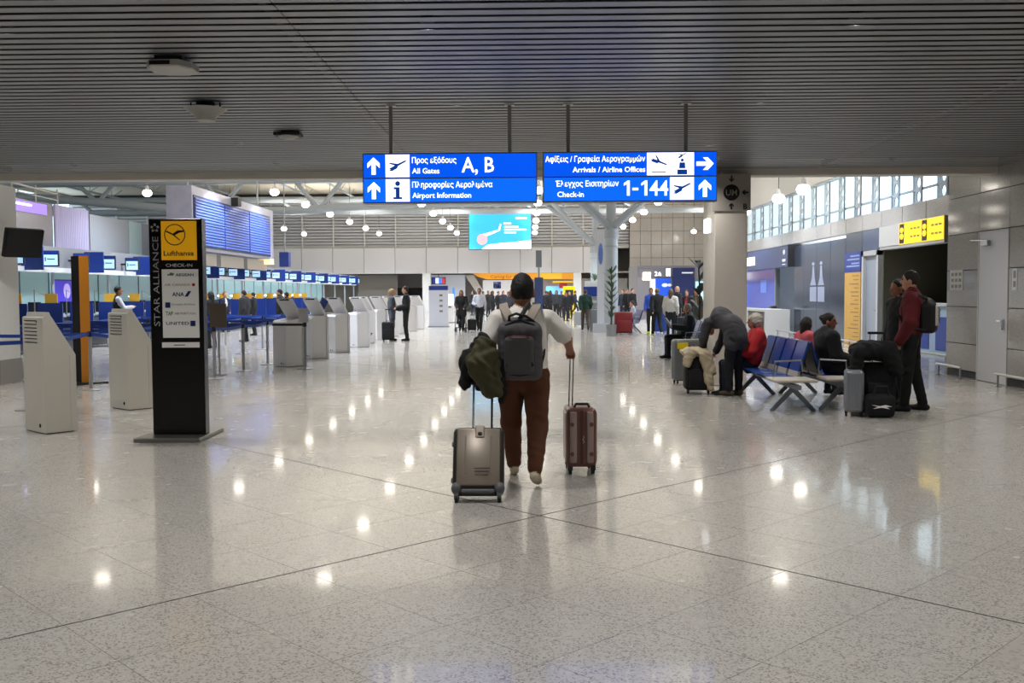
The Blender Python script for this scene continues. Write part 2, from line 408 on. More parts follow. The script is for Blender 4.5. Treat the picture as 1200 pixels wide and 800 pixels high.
# ---------------------------------------------------------------- end wall: louvres over a white fascia
zt, zb = AY(600, 290, YB).z, AY(600, 320, YB).z
wb = MB().box(XL, 16, YB + 0.9, YB + 1.1, zt, 10.3).build('wall_louvre', mat('louvre_void', '34353a', 0.9)); struct(wb)
xr = AY(737, 260, YB).x
nl = 15; zl = [zt + 0.25 + i * (9.4 - zt) / nl for i in range(nl)]
lm = MB().cb((0, 0, 0), (xr - XL, 0.30, 0.16), (R(25), 0, 0)).mesh('louvre_blade', mat('louvre_alu', 'cfcfd4', 0.45))
for z in zl: link('louvre_blade', lm, wb, ((xr + XL) / 2, YB + 0.3, z))
mm = MB().box(-0.06, 0.06, YB, YB + 0.1, zt, 9.6).mesh('louvre_post', M_WHITE)
x = AY(500, 260, YB).x
k = -14
while x + 2.7 * k < xr:
    if x + 2.7 * k > XL: link('louvre_post', mm, wb, (x + 2.7 * k, 0, 0))
    k += 1
for u0, u1 in ((465, 520), (645, 690)):
    a, b_ = AY(u0, 275, YB).x, AY(u1, 275, YB).x
    MB().box(a, b_, YB + 0.82, YB + 0.88, zt + 0.3, zt + 2.6).build('lit_window', mat('lit_room', 'd9d3bd', 0.5, emit=0.5), wb)
fa = structE('wall_fascia', (0, YB - 0.2, 0))
pm = MB().rbox((0, 0, (zt + zb) / 2), (2.67, 0.3, zt - zb), 0.02, 1).mesh('fascia_panel', mat('fascia_white', 'e4e3ea', 0.35))
for k in range(-14, 9):
    X = AY(500, 300, YB).x + 2.7 * (k + 0.5)
    if XL < X < xr - 1.0: link('fascia_panel', pm, fa, (X, 0, 0))
MB().box(XL, xr, 0.2, 0.5, zt - 0.1, zt + 0.12).build('ledge', M_GREYW, fa)
MB().box(XL, 16, 0, 6, zb, zb + 0.12).build('underside', mat('soffit_grey', '8d8b88', 0.6), fa)
for u0, u1 in ((495.5, 505), (672, 681)):
    a, b_ = AY(u0, 340, YB - 0.6).x, AY(u1, 340, YB - 0.6).x
    struct(MB().box(a, b_, YB - 0.9, YB - 0.9 + (b_ - a), 0, zb).build('column', M_WHITE))
# pale granite block closing the hall beside the louvres
gb = structE('wall_granite')
nx, nz = 8, 9; X0, X1 = xr, 16.0; dz = 10.2 / nz; dx = (X1 - X0) / nx
gm = MB().rbox((0, 0, 0), (dx - 0.025, 0.08, dz - 0.025), 0.008, 1).mesh('granite_panel', M_GRAN2)
for i in range(nx):
    for j in range(nz): link('granite_panel', gm, gb, (X0 + dx * (i + 0.5), YB - 0.55, dz * (j + 0.5)))
MB().box(X0, X1, YB - 0.5, YB, 0, 10.3).build('backing', M_DARK, gb)

# ---------------------------------------------------------------- right-hand wall
XJ = [18.95 - 1.3 * i for i in range(0, 20)]
ZJ = [0.13, 0.62, 1.30, 1.97, 2.64, 3.32, 3.82]
wr = MB().box(XG + 0.05, XW + 0.1, -6, 18.9, 0.0, 10.3).build('wall_right', M_DARK); struct(wr)
DY0, DY1, DZ = AX(1181.5, 350, XG).y, AX(1146, 350, XG).y, 2.63
def gpan(y0, y1, z0, z1):
    MB().rbox((XG + 0.03, (y0 + y1) / 2, (z0 + z1) / 2), (0.06, y1 - y0 - 0.006, z1 - z0 - 0.014), 0.004, 1).build('granite_panel', M_GRAN, wr)
ys = [DY0 - 1.3 * i for i in range(0, 18)][::-1] + [DY1, 18.95]
for a, b_ in zip(ys[:-1], ys[1:]):
    for z0, z1 in zip(ZJ[:-1], ZJ[1:]):
        if abs(a - DY0) < 1e-6:
            if z0 >= 2.6: gpan(a, b_, max(z0, DZ), z1)
            continue
        gpan(a, b_, z0, z1)
struct(MB().box(XG + 0.01, XG + 0.05, -6, DY0, 0, 0.12).box(XG + 0.01, XG + 0.05, DY1, 18.9, 0, 0.12).build('baseboard_right', M_RUB))
d1 = MB().box(XG - 0.005, XG + 0.05, DY0 + 0.03, DY1 - 0.03, 0.01, DZ - 0.03).build('door_1', mat('door_grey', 'b9babd', 0.35)); struct(d1)
MB().box(XG - 0.012, XG + 0.05, DY0, DY0 + 0.03, 0, DZ).box(XG - 0.012, XG + 0.05, DY1 - 0.03, DY1, 0, DZ).box(XG - 0.012, XG + 0.05, DY0, DY1, DZ - 0.03, DZ).build('door_frame', M_GREYW, d1)
MB().cb((XG - 0.02, DY0 + 0.12, 1.02), (0.03, 0.05, 0.18)).cyl((XG - 0.06, DY0 + 0.12, 1.08), (XG - 0.06, DY0 + 0.26, 1.08), 0.012).build('door_handle', M_CHROME, d1)
MB().rbox((XG - 0.035, DY1 - 0.32, 2.42), (0.06, 0.26, 0.09), 0.01).cyl((XG - 0.05, DY1 - 0.4, 2.46), (XG - 0.02, DY1 + 0.3, 2.5), 0.01, n=6).build('door_closer', M_ALU, d1)
# recessed shop wall
WY0, WY1 = 18.95, 45.0
ws = MB().box(XW + 0.1, XW + 0.3, WY0, WY1, 5.25, 10.3).build('wall_shops', M_GREYW); struct(ws)
bandm = MB().rbox((0, 0, 0), (0.2, 1.5, 0.46), 0.01, 1).mesh('granite_panel', M_GRAN2)
for i in range(18):
    y = 24.3 + 1.52 * (i - 3.5)
    if y < WY1: link('granite_panel', bandm, ws, (XW + 0.12, y, 3.57))
gp = mat('glossy_blue_grey_panel', '4d5a74', 0.12, 0.35)
gpd = mat('glossy_slate_panel', '434b5a', 0.14, 0.4)
Yn = [28.78, 30.3, 31.82, 33.34, 34.86, 36.1]
for i in range(5):
    MB().rbox((XW + 0.1, (Yn[i] + Yn[i + 1]) / 2, 1.62 if i else 3.04), (0.2, Yn[i + 1] - Yn[i] - 0.012, 3.2 if i else 0.58), 0.008, 1).build('slate_panel', gpd, ws)
MB().rbox((XW + 0.1, 28.05, 3.04), (0.2, 1.45, 0.58), 0.008, 1).build('blue_panel', gp, ws)
MB().box(XW + 0.02, XW + 0.2, 28.78, 30.3, 0, 2.76).build('backing', M_DARK, ws)
MB().box(XW + 0.1, XW + 0.3, 18.9, 23.2, 0, 3.35).build('side_panel', gpd, ws)
# clerestory windows with perforated fins
wi = structE('window_1', (XW + 0.15, 0, 0)); zs, zw = 3.80, 5.2
def fin(h, wd, n_h):
    o = MB(); ch = h / n_h; N = 16
    for k in range(n_h):
        zc = ch * (k + 0.5); hw, hz = wd / 2, ch / 2; inner = []; outer = []
        for q in range(N):
            a = 2 * PI * q / N; ca, sa = math.cos(a), math.sin(a)
            inner.append((0.30 * wd * ca, zc + 0.36 * ch * sa)); s_ = 1 / max(abs(ca), abs(sa)); outer.append((hw * ca * s_, zc + hz * sa * s_))
        o.add([(0, *p) for p in inner] + [(0, *p) for p in outer] + [(0.03, *p) for p in inner] + [(0.03, *p) for p in outer],
              [f for q in range(N) for f in ((q, (q + 1) % N, (q + 1) % N + N, q + N), (q + 2 * N, q + 3 * N, (q + 1) % N + 3 * N, (q + 1) % N + 2 * N), (q, q + 2 * N, (q + 1) % N + 2 * N, (q + 1) % N))])
    return o
M_FIN = mat('fin_metal', '8fa0ad', 0.45)
fm_ = fin(zw - zs, 0.42, 4).mesh('fin', M_FIN)
mlm = MB().box(0.03, 0.09, -0.035, 0.035, 0, zw - zs).mesh('mullion', M_FIN)
glm = MB().box(0.05, 0.06, -0.72, 0.72, 0, zw - zs).mesh('pane', M_GLASS)
for i in range(16):
    y = 43.3 - 1.515 * i
    link('fin', fm_, wi, (0, y, zs)); link('mullion', mlm, wi, (0, y + 0.42, zs)); link('pane', glm, wi, (0, y + 0.75, zs))
MB().box(0.03, 0.1, WY0, WY1, zs + 0.34, zs + 0.39).box(0, 0.1, WY0, WY1, zs - 0.02, zs + 0.03).box(0, 0.1, WY0, WY1, zw - 0.03, zw + 0.06).build('transom', M_FIN, wi)
# luggage bumper rails along the wall
def rail(label, X, y0, y1, step=1.6):
    r = thing('bumper_rail', label, 'rail', (X, y0, 0), 0, 'low metal bumper rails')
    L = y1 - y0
    MB().cyl((0, 0, 0.21), (0, L, 0.21), 0.022, n=8).build('rail_tube', M_ALU, r, smooth=True)
    n = max(2, int(L / step) + 1)
    for k in range(n):
        y = 0.06 + (L - 0.12) * k / (n - 1)
        MB().cyl((0.02, y, 0), (0.02, y, 0.2), 0.018, n=8).cb((0.02, y, 0.004), (0.1, 0.1, 0.008)).build('post', M_ALU, r)
rail('metal bumper rail in front of the granite wall before the grey door', XG - 0.22, DY1 + 0.15, 18.85)
rail('metal bumper rail beside the handle edge of the grey door', XG - 0.22, 13.2, DY0 - 0.05)
rail('long metal bumper rail along the shop fronts under the clerestory windows', XW - 0.75, 19.6, 35.6)

# columns that carry the ceiling edge
cl = MB().rbox((3.42, 17.25, (H - 0.1) / 2), (0.56, 1.05, H - 0.1), 0.02, 2).build('column', M_COL); struct(cl)
cl2 = MB().rbox((-9.85, 17.75, (H - 0.1) / 2), (0.75, 0.75, H - 0.1), 0.04, 2).build('column', M_WHITE); struct(cl2)
MB().cb((-9.85, 17.75, 0.22), (0.77, 0.77, 0.44)).build('plinth', mat('stone_plinth', '8b8680', 0.3), cl2)

# steel tree columns of the hall
def tree_col(u, vb, vt, arms):
    p = G(u, vb); zt_ = AY(u, vt, p.y).z
    t = structE('tree_column', (p.x, p.y, 0))
    MB().cyl((0, 0, 0), (0, 0, zt_), 0.28, n=20).build('shaft', mat('column_steel', 'a9b1b6', 0.35), t, smooth=True)
    MB().cyl((0, 0, zt_ - 0.25), (0, 0, zt_ + 0.1), 0.32, n=20).cyl((0, 0, zt_ - 0.6), (0, 0, zt_ - 0.55), 0.31, n=20).build('collar', M_STEEL, t, smooth=True)
    MB().cyl((0, 0, zt_), (0, 0, 9.2), 0.2, n=14).build('mast', M_STEEL, t, smooth=True)
    for a in arms: MB().cyl((0, 0, zt_ + 0.15), a, 0.13, n=10).build('strut', M_STEEL, t, smooth=True)
ar = [(-5.2, 3, 9.0), (5.2, 3, 9.0), (-5.2, -4, 9.0), (5.2, -4, 9.0)]
tree_col(716, 388, 272, ar)
tree_col(698, 375, 291, ar)

# ---------------------------------------------------------------- pendant lamps
M_LAMP = mat('lamp_glow', 'fffaf0', 0.5, emit=LAMP_L, ecol='fff6e8')
lp_shade = MB().lathe([(0.03, 0.30), (0.07, 0.28), (0.09, 0.14), (0.20, 0.02), (0.23, -0.02), (0.21, -0.02), (0.08, 0.10)], n=16).mesh('shade', mat('lamp_shade', 'd5d5d5', 0.3), True)
lp_bulb = MB().ell((0, 0, -0.05), (0.225, 0.225, 0.18), 14, 8).mesh('diffuser', M_LAMP, True)
lp_w = {}
def spot(name, W, ang, col, size, blend=0.6):
    d = bpy.data.lights.new(name, 'SPOT'); d.energy = W; d.spot_size = R(ang); d.spot_blend = blend; d.color = col; d.shadow_soft_size = size; return d
LD_HALL = spot('hall_lamp_light', HALL_W, 135, (0.76, 0.86, 1.0), 0.18)
LD_UP = spot('lamp_uplight', UP_W, 165, (1.0, 0.95, 0.86), 0.12, 0.8)
LD_LOW = spot('low_lamp_light', 260, 130, (0.86, 0.92, 1.0), 0.18)
LD_DOWN = spot('added_downlight_light', DOWN_W, 134, (1.0, 0.98, 0.955), 0.05, 1.0)
dl_ring = MB().lathe([(0.06, 0), (0.06, 0.05), (0.045, 0.05), (0.04, 0.0)], n=12).mesh('housing', M_DARK)
dl_lens = MB().cyl((0, 0, 0.03), (0, 0, 0.045), 0.04, n=12).mesh('lens', mat('added_downlight_lens', 'cccccc', 0.4))
for X in (-11, -7.6, -4.2, -0.8, 2.6, 6.0):  # downlights added out of sight above the slats to light the foreground floor
    for Y in (1.5, 4.7, 7.9, 11.1, 14.3, 16.4):
        t = thing('added_downlight', 'small unseen downlight added above the slatted metal ceiling to light the floor', 'light', (X, YE - 0.03 - PIT * round((YE - Y) / PIT) - 0.027, H + 0.055), 0, 'added downlights above the ceiling slats')
        link('housing', dl_ring, t); link('lens', dl_lens, t); link('light', LD_DOWN, t, (0, 0, -0.06))
def lamp(x, y, z, zr):
    t = thing('pendant_lamp', 'white bell-shaped pendant lamp hanging on a wire from the hall roof', 'lamp', (x, y, z), 0, 'pendant lamps of the hall')
    link('shade', lp_shade, t); link('diffuser', lp_bulb, t)
    h = round(zr - z, 2)
    if h not in lp_w: lp_w[h] = MB().cyl((0, 0, 0.28), (0, 0, h), 0.012, n=5).mesh('wire', M_DARK)
    link('wire', lp_w[h], t)
    link('light', LD_HALL if z > 6 else LD_LOW, t, (0, 0, -0.24)); link('uplight', LD_UP, t, (0, 0, 0.36), (PI, 0, 0)) if z > 6 else None
for X in (-18.2, -12.1, -5.8, 0.5, 7.0, 13.3):
    for k in range(9):
        Y = 27.2 + 6.55 * k
        if X > 9 and Y < 47: continue
        if X == 0.5 and Y < 46: continue
        if X == -18.2 and Y < 40: continue
        if Y < 84: lamp(X, Y, 6.5, 10.3)
for Y in (31.7, 34.8, 40.1): lamp(8.78, Y, 4.9, 10.3)

# ================================================================ SIGNS
M_SBLUE = mat('lit_sign_blue', '0a2f9a', 0.35, emit=1.0, ecol='0058f2')
M_SBLUE2 = mat('lit_sign_azure', '0a3fa8', 0.35, emit=1.0, ecol='0a6cf8')
M_SWHITE = mat('lit_sign_white', 'ffffff', 0.35, emit=1.6)
M_PBLUE = mat('print_blue', '0b3f9c', 0.5, emit=0.4, ecol='0d55c8')
M_PWHITE = mat('print_white', 'f4f4f4', 0.5)
M_PBLACK = mat('print_black', '0a0a0a', 0.5)
M_PGREY = mat('print_grey', '6d6d6d', 0.5)
def flat(o, poly, y, m=0, t=0.004): return o.prism(poly, 'y', y, y + t, m)
def arrow_poly(cx, cz, s, d):
    p = [(-0.12, -0.5), (0.12, -0.5), (0.12, 0.12), (0.36, -0.12), (0.36, 0.16), (0, 0.5), (-0.36, 0.16), (-0.36, -0.12), (-0.12, 0.12)]
    a = {'up': 0, 'right': -PI / 2, 'left': PI / 2, 'down': PI}[d]
    return [(cx + s * (x * math.cos(a) - z * math.sin(a)), cz + s * (x * math.sin(a) + z * math.cos(a))) for x, z in p]
PLANE = [[(-0.46, -0.10), (-0.30, -0.16), (0.44, 0.16), (0.48, 0.22), (0.40, 0.23), (0.02, 0.10), (-0.36, 0.20), (-0.42, 0.16), (-0.14, 0.03), (-0.32, -0.05)],
         [(-0.48, -0.20), (-0.30, -0.24), (-0.02, -0.12), (0.02, -0.02), (-0.16, -0.06)]]
def place_polys(ps, cx, cz, s, rot=0.0): return [[(cx + s * (x * math.cos(rot) - z * math.sin(rot)), cz + s * (x * math.sin(rot) + z * math.cos(rot))) for x, z in p] for p in ps]
YS = 11.0
def S(u, v):
    p = AY(u, v, YS); return p.x, p.z
def hang_sign(label, u0, u1, rows, rods):
    xa, xb = S(u0, 200)[0], S(u1, 200)[0]
    xc = (xa + xb) / 2; zb_ = 2.605; zt_ = 3.16
    t = thing('hanging_sign', label, 'sign', (xc, YS, zb_))
    MB().box(xa - xc, xb - xc, 0.0, 0.16, 0, zt_ - zb_).build('casing', mat('sign_casing', '8a8780', 0.4, 0.5), t)
    for r in range(2):
        z0, z1 = (0.285, 0.541) if r == 0 else (0.014, 0.270)
        pn = MB().box(xa - xc + 0.012, xb - xc - 0.012, -0.008, 0.0, z0, z1).build('lit_panel', M_SBLUE if r == 0 else M_SBLUE2, t)
        zc = (z0 + z1) / 2
        for it in rows[r]:
            if it[0] == 'arrow':
                o = MB(); flat(o, arrow_poly(S(it[1], 200)[0] - xc, zc, 0.19, it[2]), -0.0125); o.build('arrow', M_SWHITE, pn)
            elif it[0] == 'ones':
                for u, kind in ((731, 1), (741, 0), (751.5, 1)):
                    x_ = S(u, 200)[0] - xc; zl_ = zc - 0.075
                    if kind: pl = [(x_ + 0.035, zl_), (x_ + 0.065, zl_), (x_ + 0.065, zl_ + 0.165), (x_ + 0.04, zl_ + 0.165), (x_, zl_ + 0.135), (x_, zl_ + 0.108), (x_ + 0.035, zl_ + 0.13)]
                    else: pl = [(x_, zl_ + 0.058), (x_ + 0.065, zl_ + 0.058), (x_ + 0.065, zl_ + 0.085), (x_, zl_ + 0.085)]
                    flat(MB(), pl, -0.0125).build('lettering', M_SWHITE, pn)
            elif it[0] == 'white':
                a, b_ = S(it[1], 200)[0] - xc, S(it[2], 200)[0] - xc
                MB().box(a, b_, -0.012, -0.008, z0 + 0.004, z1 - 0.004).build('pictogram_panel', M_SWHITE, pn)
                cx = (a + b_) / 2
                for kind, du in it[3]:
                    c0 = cx + du; o = MB()
                    if kind == 'take':
                        for p in place_polys(PLANE, c0, zc, 0.22, 0.1): flat(o, p, -0.0165)
                    if kind == 'land':
                        for p in place_polys(PLANE, c0, zc + 0.02, 0.19, -0.75): flat(o, p, -0.0165)
                        o.box(c0 - 0.08, c0 + 0.08, -0.0165, -0.012, z0 + 0.03, z0 + 0.042)
                    if kind == 'info':
                        flat(o, [(c0 + 0.028 * math.cos(q * PI / 8), zc + 0.075 + 0.028 * math.sin(q * PI / 8)) for q in range(16)], -0.0165)
                        flat(o, [(c0 - 0.045, zc + 0.035), (c0 + 0.022, zc + 0.035), (c0 + 0.022, zc - 0.075), (c0 + 0.05, zc - 0.075), (c0 + 0.05, zc - 0.098), (c0 - 0.05, zc - 0.098), (c0 - 0.05, zc - 0.075), (c0 - 0.022, zc - 0.075), (c0 - 0.022, zc + 0.012), (c0 - 0.045, zc + 0.012)], -0.0165)
                    if kind == 'desk':
                        for p in place_polys(PLANE, c0, zc + 0.09, 0.11, 0.1): flat(o, p, -0.0165)
                        o.box(c0 - 0.055, c0 + 0.055, -0.0165, -0.012, z0 + 0.01, z0 + 0.065)
                        flat(o, [(c0 + 0.017 * math.cos(q * PI / 6), zc + 0.04 + 0.017 * math.sin(q * PI / 6)) for q in range(12)], -0.0165)
                        flat(o, [(c0 - 0.035, zc - 0.05), (c0 + 0.035, zc - 0.05), (c0 + 0.03, zc + 0.015), (c0 - 0.03, zc + 0.015)], -0.0165)
                    o.build('pictogram', M_PBLUE, pn)
            else:
                _, s_, u, w_, dz, h = it
                a = S(u, 200)[0] - xc; b_ = S(u + w_, 200)[0] - xc
                text(s_, M_SWHITE, pn, (a, -0.012, zc + dz), h, b_ - a, bold=0.012)
    for u in rods:
        x = S(u, 150)[0] - xc
        rd = MB().box(x - 0.02, x + 0.02, 0.06, 0.10, zt_ - zb_, H - zb_).build('hanger_rod', mat('rod_grey', '85837e', 0.5), t)
        MB().box(x - 0.055, x + 0.055, 0.03, 0.13, H - zb_ - 0.012, H - zb_ - 0.001).build('ceiling_plate', M_GREYW, rd)
hang_sign('blue hanging sign pointing straight on to all gates and airport information', 425, 629.5,
    [[('arrow', 438, 'up'), ('white', 452, 480, [('take', 0)]), ('t', 'Προς εξόδους', 483, 52, 0.030, 0.062), ('t', 'All Gates', 483, 32, -0.085, 0.058), ('t', 'A, B', 541, 38, -0.075, 0.165)],
     [('arrow', 438, 'up'), ('white', 452, 480, [('info', 0)]), ('t', 'Πληροφορίες Αερολιμένα', 483, 94, 0.030, 0.062), ('t', 'Airport Information', 483, 69, -0.085, 0.058)]], (457, 597))
hang_sign('blue hanging sign for arrivals and airline offices above check-in 1-144', 636, 840.5,
    [[('t', 'Αφίξεις / Γραφεία Αερογραμμών', 639, 117, 0.030, 0.062), ('t', 'Arrivals / Airline Offices', 671, 85, -0.085, 0.058), ('white', 758, 813, [('land', -0.13), ('desk', 0.13)]), ('arrow', 826, 'right')],
     [('t', 'Έλεγχος Εισιτηρίων', 651, 74, 0.030, 0.062), ('t', 'Check-in', 653, 31, -0.085, 0.058), ('ones', 0), ('t', '44', 761, 22, -0.075, 0.165), ('white', 785, 813, [('take', 0)]), ('arrow', 826, 'up')]], (666, 805))

# sign on the plaster column
cf = 16.72
a, b_ = AY(838, 204, cf), AY(876, 247, cf)
t = thing('column_sign', 'grey UM meeting point sign with four black arrows high on the plaster column', 'sign', ((a.x + b_.x) / 2, cf, b_.z))
w2, hh = (b_.x - a.x) / 2 + 0.05, a.z - b_.z
MB().box(-w2, w2, -0.012, 0, 0, hh).build('plate', mat('sign_taupe', '98928a', 0.4), t)
o = MB(); cz = hh * 0.5
flat(o, [(0.135 * math.cos(q * PI / 16), cz + 0.135 * math.sin(q * PI / 16)) for q in range(32)], -0.016); o.build('disc', M_PBLACK, t)
text('UM', mat('sign_taupe', '77716a'), t, (0, -0.02, cz - 0.05), 0.1, 0.19, align='CENTER', bold=0.01)
for q in ((0, hh - 0.08, 0.11, 'down'), (0, 0.08, 0.11, 'up'), (0.23, cz, 0.11, 'left')): flat(MB(), arrow_poly(*q), -0.016).build('arrow', M_PBLACK, t)
text('B', M_PBLACK, t, (0.2, -0.016, 0.03), 0.09, bold=0.02)
t = thing('wall_light', 'small white square light box on the side of the plaster column', 'light', (3.10, 17.15, 2.62))
MB().rbox((0, 0, 0.12), (0.08, 0.3, 0.24), 0.01).build('housing', mat('light_box', 'ffffff', 0.4, emit=2.0), t)
MB().box(0.03, 0.045, -0.16, 0.16, -0.01, 0.25).build('back_plate', M_GREYW, t)

# ---------------------------------------------------------------- free-standing airline totem
p = G(197, 518); YT = p.y + 0.28
xa, xb = AY(177, 400, YT).x, AY(239, 400, YT).x; xc = (xa + xb) / 2
def TT(u, v):
    q = AY(u, v, YT); return q.x - xc, q.z
zT = AY(205, 256, YT).z
t = thing('airline_totem', 'tall black airline check-in totem with yellow top panel on a flat steel base', 'sign', (xc, YT, 0))
ba, bb = G(163, 516).x - xc, G(232, 519).x - xc
MB().rbox(((ba + bb) / 2, 0.12, 0.022), (bb - ba, 0.86, 0.044), 0.006, 1).build('base_plate', mat('base_steel', '84837f', 0.35, 0.7), t)
MB().rbox((0, 0.07, zT / 2 + 0.02), (xb - xa, 0.14, zT - 0.04), 0.008, 1).build('body', mat('totem_black', '0b0b0c', 0.25), t)
def tq(u, v): return TT(u, v)
x0, z1 = TT(188.5, 259); x1, z0 = TT(231, 304.5)
yp = MB().box(x0, x1, -0.004, 0.0, z0, z1).build('yellow_panel', mat('totem_yellow', 'd69a10', 0.4, emit=0.35, ecol='e0a010'), t)
cx, cz = TT(205, 275); r = 0.118; o = MB()
N = 40; ring = [[(cx + q * math.cos(2 * PI * k / N), -0.008, cz + q * math.sin(2 * PI * k / N)) for k in range(N)] for q in (r, r - 0.011)]
o.loft(ring, cap=False)
flat(o, [(cx - 0.105, cz + 0.035), (cx - 0.02, cz - 0.005), (cx + 0.05, cz - 0.062), (cx + 0.06, cz - 0.058), (cx + 0.0, cz - 0.005), (cx + 0.05, cz + 0.022), (cx + 0.1, cz + 0.03), (cx + 0.095, cz + 0.048), (cx + 0.03, cz + 0.047), (cx - 0.02, cz + 0.012), (cx - 0.09, cz + 0.045)], -0.008)
o.build('crane_emblem', mat('print_navy', '1a1a2a'), yp)
text('Lufthansa', mat('print_navy', '1a1a2a'), yp, (TT(192, 298)[0], -0.008, TT(192, 299.5)[1]), 0.052, TT(227.5, 298)[0] - TT(192, 298)[0], bold=0.02)
text('CHECK-IN', M_PWHITE, t, (TT(194.5, 312)[0], -0.004, TT(195, 312.5)[1]), 0.034, TT(225.5, 312)[0] - TT(194.5, 312)[0])
x0, z1 = TT(189.5, 315.5); x1, z0 = TT(234, 395.5)
wp = MB().box(x0, x1, -0.004, 0.0, z0, z1).build('white_panel', mat('totem_white', 'd6d4d0', 0.5, emit=0.12), t)
def tl(s_, u, v, h, wpx, m_, bold=0.0): return text(s_, m_, wp, (TT(u, v)[0], -0.008, TT(u, v)[1]), h, TT(u + wpx, v)[0] - TT(u, v)[0], bold=bold)
M_NAVY = mat('print_navy2', '1c2a63'); M_REDP = mat('print_red', 'b3202c'); M_PINK = mat('print_rose', '9a5a5c')
tl('AEGEAN', 206, 323.5, 0.030, 21, M_PBLACK, 0.02); tl('AIR CANADA', 193, 335, 0.026, 30, M_PINK); tl('ANA', 202, 347, 0.044, 14, M_NAVY, 0.02)
tl('Croatia Airlines', 201, 357.5, 0.020, 28, M_PGREY); tl('TAP', 194.5, 369.5, 0.044, 8.5, mat('print_green', '3f8a35'), 0.02); tl('AIR PORTUGAL', 205, 368.5, 0.024, 25.5, M_PINK); tl('UNITED', 195, 380.5, 0.034, 27, M_NAVY, 0.01)
o = MB(); q = TT(216.5, 342); flat(o, [(q[0], TT(210, 347.5)[1]), (q[0] + 0.035, TT(210, 347.5)[1]), (q[0] + 0.075, TT(210, 341)[1]), (q[0] + 0.04, TT(210, 341)[1])], -0.008); o.build('blue_slash', M_NAVY, wp)
q = TT(194, 360); MB().box(q[0], q[0] + 0.055, -0.008, -0.004, q[1] - 0.005, q[1] + 0.055).build('blue_square', M_NAVY, wp)
q = TT(223.5, 382); MB().box(q[0], q[0] + 0.055, -0.008, -0.004, q[1], q[1] + 0.06).build('blue_square', M_NAVY, wp)
o = MB(); q = TT(227, 333.5); flat(o, [(q[0] + 0.018 * math.cos(k * PI / 6), q[1] + 0.018 * math.sin(k * PI / 6)) for k in range(12)], -0.008); o.build('maple_disc', M_REDP, wp)
o = MB(); q = TT(199.5, 321.5); flat(o, [(q[0] - 0.03, q[1] - 0.012), (q[0] + 0.035, q[1] - 0.012), (q[0] + 0.045, q[1] + 0.012), (q[0] + 0.005, q[1] + 0.022), (q[0] - 0.01, q[1] + 0.003), (q[0] - 0.03, q[1] + 0.003)], -0.008); o.build('seagull_mark', M_PGREY, wp)
x0, z1 = TT(190, 401); x1, z0 = TT(234, 407)
MB().box(x0, x1, -0.004, 0.0, z0, z1).build('label_strip', mat('totem_white', 'd6d4d0'), t)
MB().box(TT(204, 404)[0], TT(217, 404)[0], -0.006, -0.004, TT(204, 404.8)[1], TT(204, 403.6)[1]).build('print', M_PGREY, t)
q = TT(187, 383); text('STAR ALLIANCE', mat('print_silver', 'a8a8ac', 0.4), t, (TT(186.6, 330)[0], -0.004, TT(182, 382)[1]), 0.066, TT(182, 277)[1] - TT(182, 382)[1], rot=(PI / 2, -PI / 2, 0))
o = MB()
for k in range(5):
    a = PI / 2 + 2 * PI * k / 5; q = TT(181.5, 267); c0 = (q[0] + 0.035 * math.cos(a), q[1] + 0.035 * math.sin(a))
    flat(o, [(c0[0] + (0.02 if j % 2 == 0 else 0.009) * math.cos(a + j * PI / 5), c0[1] + (0.02 if j % 2 == 0 else 0.009) * math.sin(a + j * PI / 5)) for j in range(10)], -0.006)
o.build('star_emblem', mat('print_silver', 'a8a8ac'), t)

# ---------------------------------------------------------------- check-in machines
M_KB = mat('kiosk_beige', 'cdc8bd', 0.45); M_KW = mat('kiosk_white', 'f0eded', 0.4)
rzk = R(-41); kd, kw = 0.37, 0.56
def local_corner(p, rz, lx, ly):
    return Vector((p.x - (lx * math.cos(rz) - ly * math.sin(rz)), p.y - (lx * math.sin(rz) + ly * math.cos(rz)), 0))
def kiosk1(label, corner):
    t = thing('check_in_kiosk', label, 'kiosk', local_corner(corner, rzk, kw / 2, -kd / 2), rzk, 'beige check-in kiosks beside the totem')
    y0, y1 = -kd / 2, kd / 2; h = kw / 2
    bd = MB().prism([(y0, 0.012), (y0, 1.34), (y0 + 0.02, 1.355), (y0 + 0.10, 1.355), (y1 - 0.02, 0.94), (y1, 0.90), (y1, 0.012)], 'x', -h, h).build('body', M_KB, t)
    MB().prism([(y0 + 0.025, 1.355), (y0 + 0.035, 1.405), (y0 + 0.085, 1.405), (y0 + 0.105, 1.355)], 'x', -h + 0.05, h - 0.02).build('top_cap', M_KB, t)
    MB().prism([(y0 + 0.12, 1.335), (y0 + 0.128, 1.34), (y1 - 0.045, 0.985), (y1 - 0.055, 0.98)], 'x', -h + 0.06, h - 0.06).build('screen', mat('kiosk_screen', '10151c', 0.15), t)
    MB().box(h, h + 0.002, y1 - 0.075, y1 - 0.07, 0.05, 0.9).build('side_seam', M_GREYW, t)
    o = MB()
    for k in range(7): o.box(-h + 0.06, h - 0.16, y0 - 0.003, y0, 1.30 - 0.042 * k, 1.311 - 0.042 * k)
    o.build('vent_grille', M_DARK, t)
    MB().ell((h - 0.14, y0, 0.09), (0.022, 0.01, 0.025)).build('cable_hole', M_RUB, t)
    MB().ell((h - 0.17, y0, 1.295), (0.012, 0.006, 0.012)).build('lock', M_DARK, t)
    MB().box(-h + 0.03, h - 0.03, y0 + 0.03, y1 - 0.03, 0, 0.012).build('foot_plate', M_DARK, t)
kiosk1('beige check-in kiosk standing between the blue queue belt and the totem', G(53.5, 509))
kiosk1('beige check-in kiosk close behind the black totem, half hidden by it', G(151.5, 481))
kd2, kw2 = 0.50, 0.50
